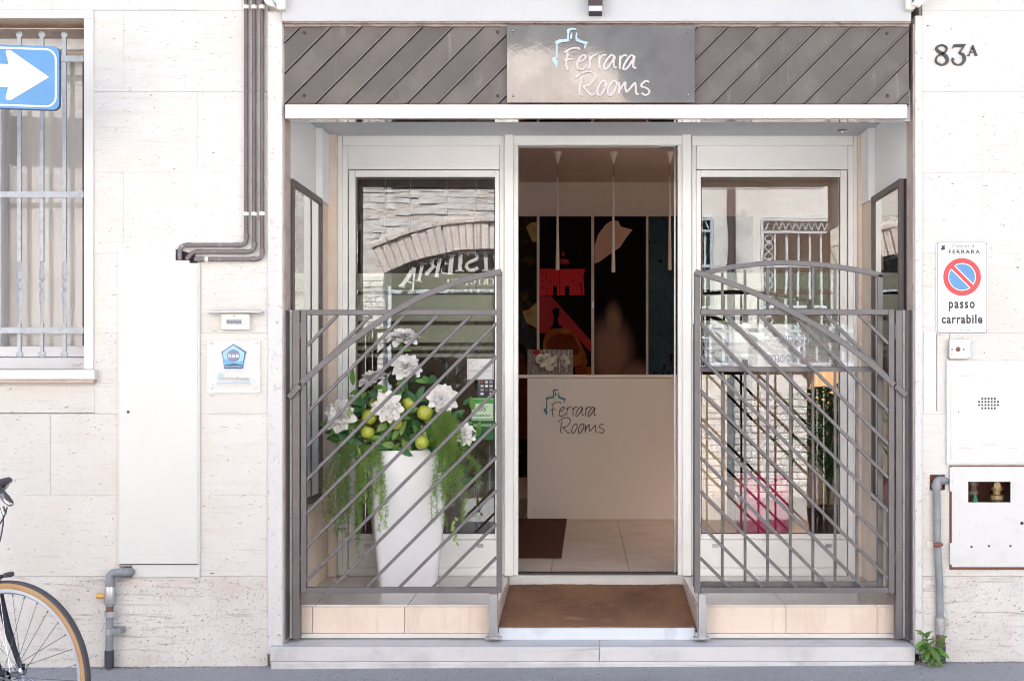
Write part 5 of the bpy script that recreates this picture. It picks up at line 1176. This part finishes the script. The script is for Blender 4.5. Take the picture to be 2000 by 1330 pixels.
for i in range(ks_+1):
    a = math.radians(94+i*86/ks_)
    e = steer*math.cos(a)+Vector((0,0,math.sin(a)))
    for o in (-.026,-.018,0,.018,.026): v.append(hub+e*(RW+.022-(abs(o)/.026)**2*.012)+side_*o)
mg.add(v, [(i*5+j,i*5+j+1,(i+1)*5+j+1,(i+1)*5+j) for i in range(ks_) for j in range(4)])
fo_ = obj('mudguard', mg, M['bikeblack'], bk, smooth=True); sm = fo_.modifiers.new('thickness','SOLIDIFY'); sm.thickness = .003
obj('mudguard_tip', MB().tube([hub+(Vector((0,0,1))*math.sin(math.radians(92.5))+steer*math.cos(math.radians(92.5)))*(RW+.021)-side_*.018, hub+(Vector((0,0,1))*math.sin(math.radians(92.5))+steer*math.cos(math.radians(92.5)))*(RW+.021)+side_*.018], .009, 8), M['tyre'], bk)
obj('brake_caliper', MB().tube([crown+steer*.02-side_*.035,crown+steer*.035+Vector((0,0,.01)),crown+steer*.02+side_*.035], .012, 8), M['chrome'], bk, smooth=True)
fwd = Vector((1,-.10,0)).normalized(); rear = hub-fwd*1.08; rear.z = hub.z; bbk = hub-fwd*.63+Vector((0,0,-.06)); seat = bbk-fwd*.17+Vector((0,0,.50))
wheel(rear, fwd, bk); ht = crown+Vector((0,0,.03))
for nm, a, b, r_ in (('down_tube',ht,bbk,.017),('top_tube',top-Vector((0,0,.03)),seat-Vector((0,0,.06)),.015),('seat_tube',bbk,seat,.016)): obj(nm, MB().tube([a,b], r_, 12), M['bikeblack'], bk, smooth=True)
sdr = Vector((-fwd.y,fwd.x,0))
for s_ in (-1,1):
    obj('chain_stay', MB().tube([bbk+sdr*.03*s_,rear+sdr*.05*s_], .009, 8), M['bikeblack'], bk); obj('seat_stay', MB().tube([seat-Vector((0,0,.05))+sdr*.02*s_,rear+sdr*.05*s_], .007, 8), M['bikeblack'], bk)
    obj('crank', MB().tube([bbk+sdr*.06*s_,bbk+sdr*.07*s_+Vector((0,0,-.16*s_))], .009, 8), M['chrome'], bk); obj('pedal', MB().box(-.045,.045,-.03,.03,-.01,.01), M['tyre'], bk).location = bbk+sdr*.12*s_+Vector((0,0,-.16*s_))
obj('chainring', MB().lathe([(.085,-.002),(.085,.002),(.02,.002)], bbk-Vector((0,.04,0)),'Y',30), M['chrome'], bk)
obj('seat_post', MB().tube([seat,seat+Vector((0,0,.12))], .012, 10), M['chrome'], bk); sp = seat+Vector((0,0,.13))
obj('saddle', MB().tube(crom([sp-fwd*.13,sp-fwd*.09,sp,sp+fwd*.15],4), [.05,.075,.08,.08,.08,.075,.06,.045,.035,.03,.025,.022,.02], 12, sq=1), M['tyre'], bk, smooth=True).scale = (1,1,1)
# ------------------------------------------------------------------ opposite side of the street (mirrored by the panes and sign)
OY = -6.6
op = thing('opposite_house', 'sunlit whitewashed brick house across the street, mirrored in the panes', 'building')
M['opwall'] = mat('lime_washed_wall', (.82,.78,.75), .95, bump=(9,1,5), var=[(1.6,(.62,.52,.48),.42,.7),(5,(.68,.64,.60),.45,.7),(3.4,(.50,.50,.52),.55,.72),(14,(.40,.35,.33),.60,.70)], stretch=(1,1,2.6))
M['opwhite'] = mat('lime_washed_plaster', (.80,.78,.76), .95, bump=(6,.9,4), var=[(1.3,(.62,.60,.58),.45,.7),(6,(.54,.50,.48),.6,.75)])
M['opbrick'] = mat('whitewashed_brick', (.80,.775,.765), .95, rnd=.07, bump=(26,1,3), var=[(7,(.56,.53,.53),.45,.7),(3,(.64,.50,.44),.62,.8)])
M['vouss'] = mat('pink_arch_brick', (.76,.66,.62), .9, rnd=.08, bump=(24,1,2), var=[(8,(.80,.73,.70),.45,.7)])
M['mortar'] = mat('lime_mortar', (.46,.42,.40), .95)
M['shopdark'] = mat('shop_interior', (.05,.03,.02), .8, var=[(2,(.11,.06,.035),.45,.7)])
M['olive'] = mat('olive_paint', (.14,.14,.09), .5)
M['opiron'] = mat('white_iron_grille', (.60,.66,.74), .5)
M['opglass'] = glass('shop_door_glass', .12, (.7,.74,.74))
ac = RX(955); ahw = RX(955)-RX(750); spz = RZ(532); apz = RZ(485); rise = apz-spz; AR = (ahw**2+rise**2)/(2*rise); azc = apz-AR; a_max = math.asin(ahw/AR)
def arc(r, n=24): return [(ac+r*math.sin(-a_max+2*a_max*i/n), azc+r*math.cos(-a_max+2*a_max*i/n)) for i in range(n+1)]
thk = .37; ro_ = AR+thk
outer = arc(ro_)
xe0, xe1 = outer[0][0], outer[-1][0]
EAVE = 4.85
# wall around the arch: notch polygon down to the ground
poly = [(-9,-.2),(ac-ahw,-.2),(ac-ahw,spz)]+[(xe0, outer[0][1])]+outer[1:-1]+[(xe1,outer[-1][1]),(ac+ahw,spz),(ac+ahw,-.2),(RX(1235),-.2),(RX(1235),4.4),(.43,4.4),(.33,4.69),(.16,4.93),(-.3,4.98),(-9,5.0)]
obj('rubble_wall', MB().prism(poly, OY-.4, OY), M['opwall'], op)
nvs = 30
ri_ = arc(AR+.004); rq_ = arc(ro_-.012); obj('arch_mortar', MB().prism(ri_+rq_[::-1], OY-.14, OY-.012), M['mortar'], op)
for i in range(nvs):
    a0 = -a_max+2*a_max*i/nvs+.003; a1 = -a_max+2*a_max*(i+1)/nvs-.003
    q_ = [(ac+r*math.sin(a), azc+r*math.cos(a)) for r, a in ((AR+R.uniform(-.005,.005),a0),(AR,a1),(ro_-.035,a1),(ro_-.035-R.uniform(0,.02),a0))]; obj('arch_brick', MB().prism(q_, OY-.15, OY+R.uniform(.0,.018)), M['vouss'], op)
for i in range(15):
    a0 = -a_max+2*a_max*i/15+.002; a1 = -a_max+2*a_max*(i+1)/15-.002
    q_ = [(ac+r*math.sin(a), azc+r*math.cos(a)) for r, a in ((ro_-.03,a0),(ro_-.03,a1),(ro_+.02,a1),(ro_+.02,a0))]; obj('arch_cap_brick', MB().prism(q_, OY-.3, OY+R.uniform(.015,.04)), M['vouss'], op)
# rubble and thin bricks showing through the lime wash over the arch
zz = RZ(545); row = 0
while zz < RZ(345):
    h_ = R.uniform(.055,.085); xx = RX(660)-R.uniform(0,.2)
    while xx < RX(1000):
        w_ = R.uniform(.10,.34); cxx, czz = xx+w_/2-ac, zz+h_/2-azc
        if math.hypot(cxx,czz) > ro_+.05+w_*.35 and not (zz < spz+.02 and xx+w_ > ac-ahw-.36) and R.random() < .86:
            e_ = lambda: R.uniform(-.008,.008)
            q_ = [(xx+.004,zz+.003+e_()),(xx+w_*.5,zz+.003+e_()),(xx+w_-.004,zz+.003+e_()),(xx+w_-.004,zz+h_-.004+e_()),(xx+w_*.4,zz+h_-.004+e_()),(xx+.004,zz+h_-.004+e_())]
            obj('wall_brick', MB().prism(q_, OY+.001, OY+R.uniform(.003,.016)), R.choice((M['opwall'],M['opbrick'],M['opbrick'])), op)
        xx += w_
    zz += h_; row += 1
# brick pier beside the arch
zz = -.1; 
while zz < spz-.05:
    h_ = R.uniform(.058,.075); xx = ac-ahw-.34
    while xx < ac-ahw-.02:
        w_ = min(R.uniform(.12,.26), ac-ahw-xx); obj('pier_brick', MB().box(xx,xx+w_-.008,OY+.001,OY+R.uniform(.012,.028),zz,zz+h_-.008), M['opbrick'], op); xx += w_
    zz += h_
# shopfront in the arch
obj('shop_back', MB().box(ac-ahw-.3,ac+ahw+.3,OY-2.2,OY-2.15,-.2,apz+.5).box(ac-ahw-.3,ac+ahw+.3,OY-2.2,OY-.41,apz+.3,apz+.35), M['shopdark'], op)
obj('shop_floor', MB().box(ac-ahw-.3,ac+ahw+.3,OY-2.2,OY-.0,-.2,.02), M['shopdark'], op)
obj('shop_frame', MB().box(ac-ahw,ac-ahw+.07,OY-.16,OY-.10,0,spz+.02).box(ac+ahw-.07,ac+ahw,OY-.16,OY-.10,0,spz+.02).box(ac-ahw+.071,ac+ahw-.071,OY-.15,OY-.11,RZ(571),RZ(564)), M['opiron'], op)
obj('arch_frame', MB().tube([(x,OY-.13,z) for x,z in arc(AR-.03)], .03, 6), M['greypipe'], op)
obj('door_glass', MB().prism([(ac-ahw+.001,0.02),(ac+ahw-.001,0.02)]+[(x,z) for x,z in arc(AR-.02)][::-1], OY-.122, OY-.12), M['opglass'], op)
obj('counter', MB().box(ac-.9,ac+.9,OY-1.6,OY-1.2,0.03,1.1).box(ac-1.1,ac-.4,OY-2.1,OY-1.9,1.3,2.4), M['olive'], op)
SER = {'I':[(.5,0,.5,1,.19),(.18,.025,.82,.025,.05),(.18,.975,.82,.975,.05)], 'R':[(.2,0,.2,1,.19),(0,.025,.42,.025,.05),(0,.975,.55,.975,.06),(.2,.5,.6,.5,.06),(.55,.5,.95,.02,.17),(.78,.025,1.05,.025,.05),(.72,.6,.72,.9,.17),(.5,.95,.72,.88,.08),(.5,.53,.72,.6,.08)],
 'T':[(.5,0,.5,1,.19),(.2,.025,.8,.025,.05),(0,.965,1,.965,.07),(.03,.8,.03,1,.05),(.97,.8,.97,1,.05)], 'E':[(.25,0,.25,1,.19),(0,.03,.85,.03,.06),(0,.97,.82,.97,.06),(.25,.5,.62,.5,.06),(.83,.03,.86,.22,.05),(.8,.8,.8,.97,.05),(.62,.4,.62,.6,.05)],
 'A':[(.08,0,.48,1,.09),(.52,1,.9,0,.19),(.25,.33,.72,.33,.06),(-.08,.025,.28,.025,.05),(.68,.025,1.1,.025,.05)], 'S':None,
 'F':[(.25,0,.25,1,.19),(0,.025,.5,.025,.05),(0,.97,.82,.97,.06),(.25,.5,.62,.5,.06),(.8,.78,.8,.97,.05)], 'N':[(.12,0,.12,1,.08),(.15,1,.85,0,.19),(.88,0,.88,1,.08),(-.08,.975,.25,.975,.05),(.7,.975,1.05,.975,.05),(-.06,.025,.3,.025,.05)], 'C':[(.2,.25,.2,.75,.19),(.2,.8,.5,.97,.1),(.5,.97,.85,.85,.08),(.2,.2,.5,.03,.1),(.5,.03,.85,.18,.08)], 'G':[(.2,.25,.2,.75,.19),(.2,.8,.5,.97,.1),(.5,.97,.85,.85,.08),(.2,.2,.5,.03,.1),(.5,.03,.85,.12,.08),(.85,.1,.85,.42,.14)]}
def sletter(ch, cx2, cz2, h, w, rot, y, parent):
    mb = MB(); 
    segs = SER[ch]
    if ch == 'S':
        pts = crom([Vector(p) for p in ((.9,.80,0),(.6,.98,0),(.2,.88,0),(.15,.66,0),(.5,.5,0),(.88,.34,0),(.85,.1,0),(.5,0,0),(.1,.16,0))],3); segs = [(pts[i].x,pts[i].y,pts[i+1].x,pts[i+1].y,.15) for i in range(len(pts)-1)]
    # the lettering faces the street (+y), so it reads left to right towards -x
    for k, (a,b,c,d,t_) in enumerate(segs):
        A = Vector((a*w,b*h)); B = Vector((c*w,d*h)); dd = (B-A); 
        if dd.length < 1e-6: continue
        dd.normalize(); nn = Vector((-dd.y,dd.x))*t_*w*.72
        pts = [A+nn,A-nn,B-nn,B+nn]; o = []
        for p in pts:
            u, v2 = p.x-w/2, p.y; o.append((cx2-(u*math.cos(rot)-v2*math.sin(rot)), cz2+(u*math.sin(rot)+v2*math.cos(rot))))
        mb.prism(o, y-.0003*k, y+.010+.0002*k)
    obj('sign_letter', mb, M['signwhite'], parent)
ly_ = OY-.06
# mirrored positions measured in the pane: (letter, px centre, py base, rotation)
for ch, px, py, h, rot in (('A',792,560,34,-.42),('I',814,546,30,-.32),('R',842,536,30,-.24),('E',870,532,31,-.15),('T',896,527,31,-.08),('S',921,526,31,-.02),('I',948,526,31,.03),('R',975,528,31,.10),('R',1003,533,31,.2),('I',1025,540,31,.3),('B',1046,550,31,.4)):
    if ch == 'B': continue
    sletter(ch, RX(px), RZ(py+2), h*RS*1.24, (26 if ch != 'I' else 22)*RS*1.1, -rot*.8, ly_, op)
for i, ch in enumerate('INAIGIRF'):
    sletter(ch, RX(874+i*12.2), RZ(556.5), 12.5*RS, 9.5*RS, 0, ly_, op)
# folding scissor gate behind the shop glass
fg = thing('folding_gate', 'white folding scissor gate in the arched shop across the street', 'gate')
for k in range(9):
    x = RX(838+k*22); obj('upright_bar', MB().box(x-.012,x+.012,OY-.62,OY-.60,0.05,RZ(661)), M['opiron'], fg)
    if k < 8:
        x2 = RX(838+(k+1)*22)
        for (z0_,z1_) in ((RZ(697),RZ(667)),(RZ(860),RZ(830))):
            for s_ in (0,1): obj('cross_bar', MB().tube([(x,OY-.59+.01*s_,z0_ if s_ else z1_),(x2,OY-.59+.01*s_,z1_ if s_ else z0_)], .010, 5), M['opiron'], fg)
# right part of the house: windows with white iron grilles, drainpipe, brick base
wins = [(RX(1262),RX(1392),RZ(716),RZ(425)), (RX(1488),RX(1690),RZ(716),RZ(425))]
mb = MB()
for r in sub_rect((RX(1235)+.001, 9, RZ(768), 4.3), wins): mb.box(r[0],r[1],OY-.4,OY,r[2],r[3])
obj('plaster_wall', mb, M['opwhite'], op)
obj('brick_backing', MB().box(RX(1235)+.001,9,OY-.4,OY-.006,-.2,RZ(768)-.001), M['mortar'], op)
zz = RZ(768)-.08; row = 0
while zz > -.05:
    xx = RX(1340)-(row%2)*.12
    while xx < RX(1680):
        w_ = .225+R.uniform(-.03,.03); obj('wall_brick', MB().box(xx+.005,xx+w_-.005,OY-.03,OY+R.uniform(.0,.016),zz+.004+R.uniform(0,.004),zz+.078-R.uniform(0,.004)), M['opbrick'], op, bevel=.006, seg=1); xx += w_
    zz -= .082; row += 1
obj('rough_base', MB().box(RX(1235)+.001,RX(1340)-.13,OY-.03,OY,-.2,RZ(768)-.001).box(RX(1680)+.25,9,OY-.03,OY,-.2,RZ(768)-.001), M['opwhite'], op)
for wi, (a,b,c,d) in enumerate(wins):
    obj('window_back', MB().box(a-.05,b+.05,OY-.39,OY-.36,c-.05,d+.05), M['shopdark'], op)
    fr_ = obj('window_pane', MB().box(a,b,OY-.30,OY-.29,c,d), M['opglass'], op)
    g_ = thing('iron_grille', ('white ornamental window grille beside the arch' if wi == 0 else 'white ornamental window grille farther from the arch')+', mirrored in the pane', 'window grille', group='grilles across the street')
    y0 = OY+.02
    for x in (a,b-.03): obj('side_bar', MB().box(x,x+.03,y0,y0+.03,c,d), M['opiron'], g_)
    for z in (c,RZ(521),RZ(453),d-.03,RZ(600),RZ(660)): obj('cross_rail', MB().box(a+.031,b-.031,y0,y0+.03,z-.012,z+.018), M['opiron'], g_)
    band = .16
    obj('inner_bar', MB().box(a+band,a+band+.02,y0,y0+.02,c+.03,RZ(453)), M['opiron'], g_)
    x = a+band+.14
    while x < b-.06: obj('upright_bar', MB().box(x,x+.026,y0-.012,y0-.001,c+.03,RZ(453)), M['opiron'], g_); x += .142
    z = c+.05
    while z < RZ(453)-.1:
        cc = (a+.03+a+band)/2; 
        for ph in (0,1): obj('scroll', MB().tube([(cc+(.05*math.sin(t_*math.pi*2+ph*math.pi)),y0+.012,z+.22*t_) for t_ in [i/10 for i in range(11)]], .008, 5), M['opiron'], g_)
        obj('scroll_ring', MB().tube([(cc+.025*math.cos(t_*.7),y0+.012,z+.11+.025*math.sin(t_*.7)) for t_ in range(9)], .006, 5, closed=True), M['opiron'], g_); z += .23
    x = a+.06
    while x < b-.2:
        for q_ in range(2): obj('scroll', MB().tube([(x+q_*.08+.16*t_,y0+.012,RZ(453)+.03+(.13*math.sin(t_*math.pi))) for t_ in [i/10 for i in range(11)]], .007, 5), M['opiron'], g_)
        x += .16
dp = thing('drainpipe', 'brown drainpipe on the whitewashed wall across the street', 'pipe')
obj('pipe', MB().tube([(RX(1427),OY+.07,RZ(525)),(RX(1428),OY+.07,EAVE)], .05, 14), M['copper'], dp, smooth=True)
obj('collar', MB().tube([(RX(1427),OY+.07,RZ(525)),(RX(1427),OY+.07,RZ(518))], .062, 14), M['copper'], dp, smooth=True)
obj('lower_pipe', MB().tube([(RX(1427),OY+.06,0),(RX(1427),OY+.06,RZ(525))], .045, 14), M['greypipe'], dp, smooth=True)
M['added_grey'] = mat('added_grey_render', (.25,.27,.30), .9, var=[(1.2,(.29,.30,.32),.4,.7)], bump=(8,.5))  # grey storey added so the sign mirrors a dark tone, not bright sky
obj('added_storey', MB().box(-9,9,OY-6,OY-.41,4.2,7.9).box(-9,9,OY-.40,OY-.02,EAVE+.151,7.9).box(RX(1235)+.002,9,OY-.40,OY-.02,4.301,EAVE+.15).box(-.6,RX(1235)+.001,OY-.39,OY-.012,4.25,EAVE+.149), M['added_grey'], op)
rf = MB(); rf.box(-9.2,9.2,OY-6.2,OY+.35,7.901,8.0); obj('roof', rf, M['vouss'], op)
mb = MB().box(-9,9,OY-6,OY-5.8,-.2,4.19).box(-9,-8.8,OY-5.8,OY-.41,-.2,4.19).box(8.8,9,OY-5.8,OY-.41,-.2,4.19); obj('rear_wall', mb, M['opwall'], op)
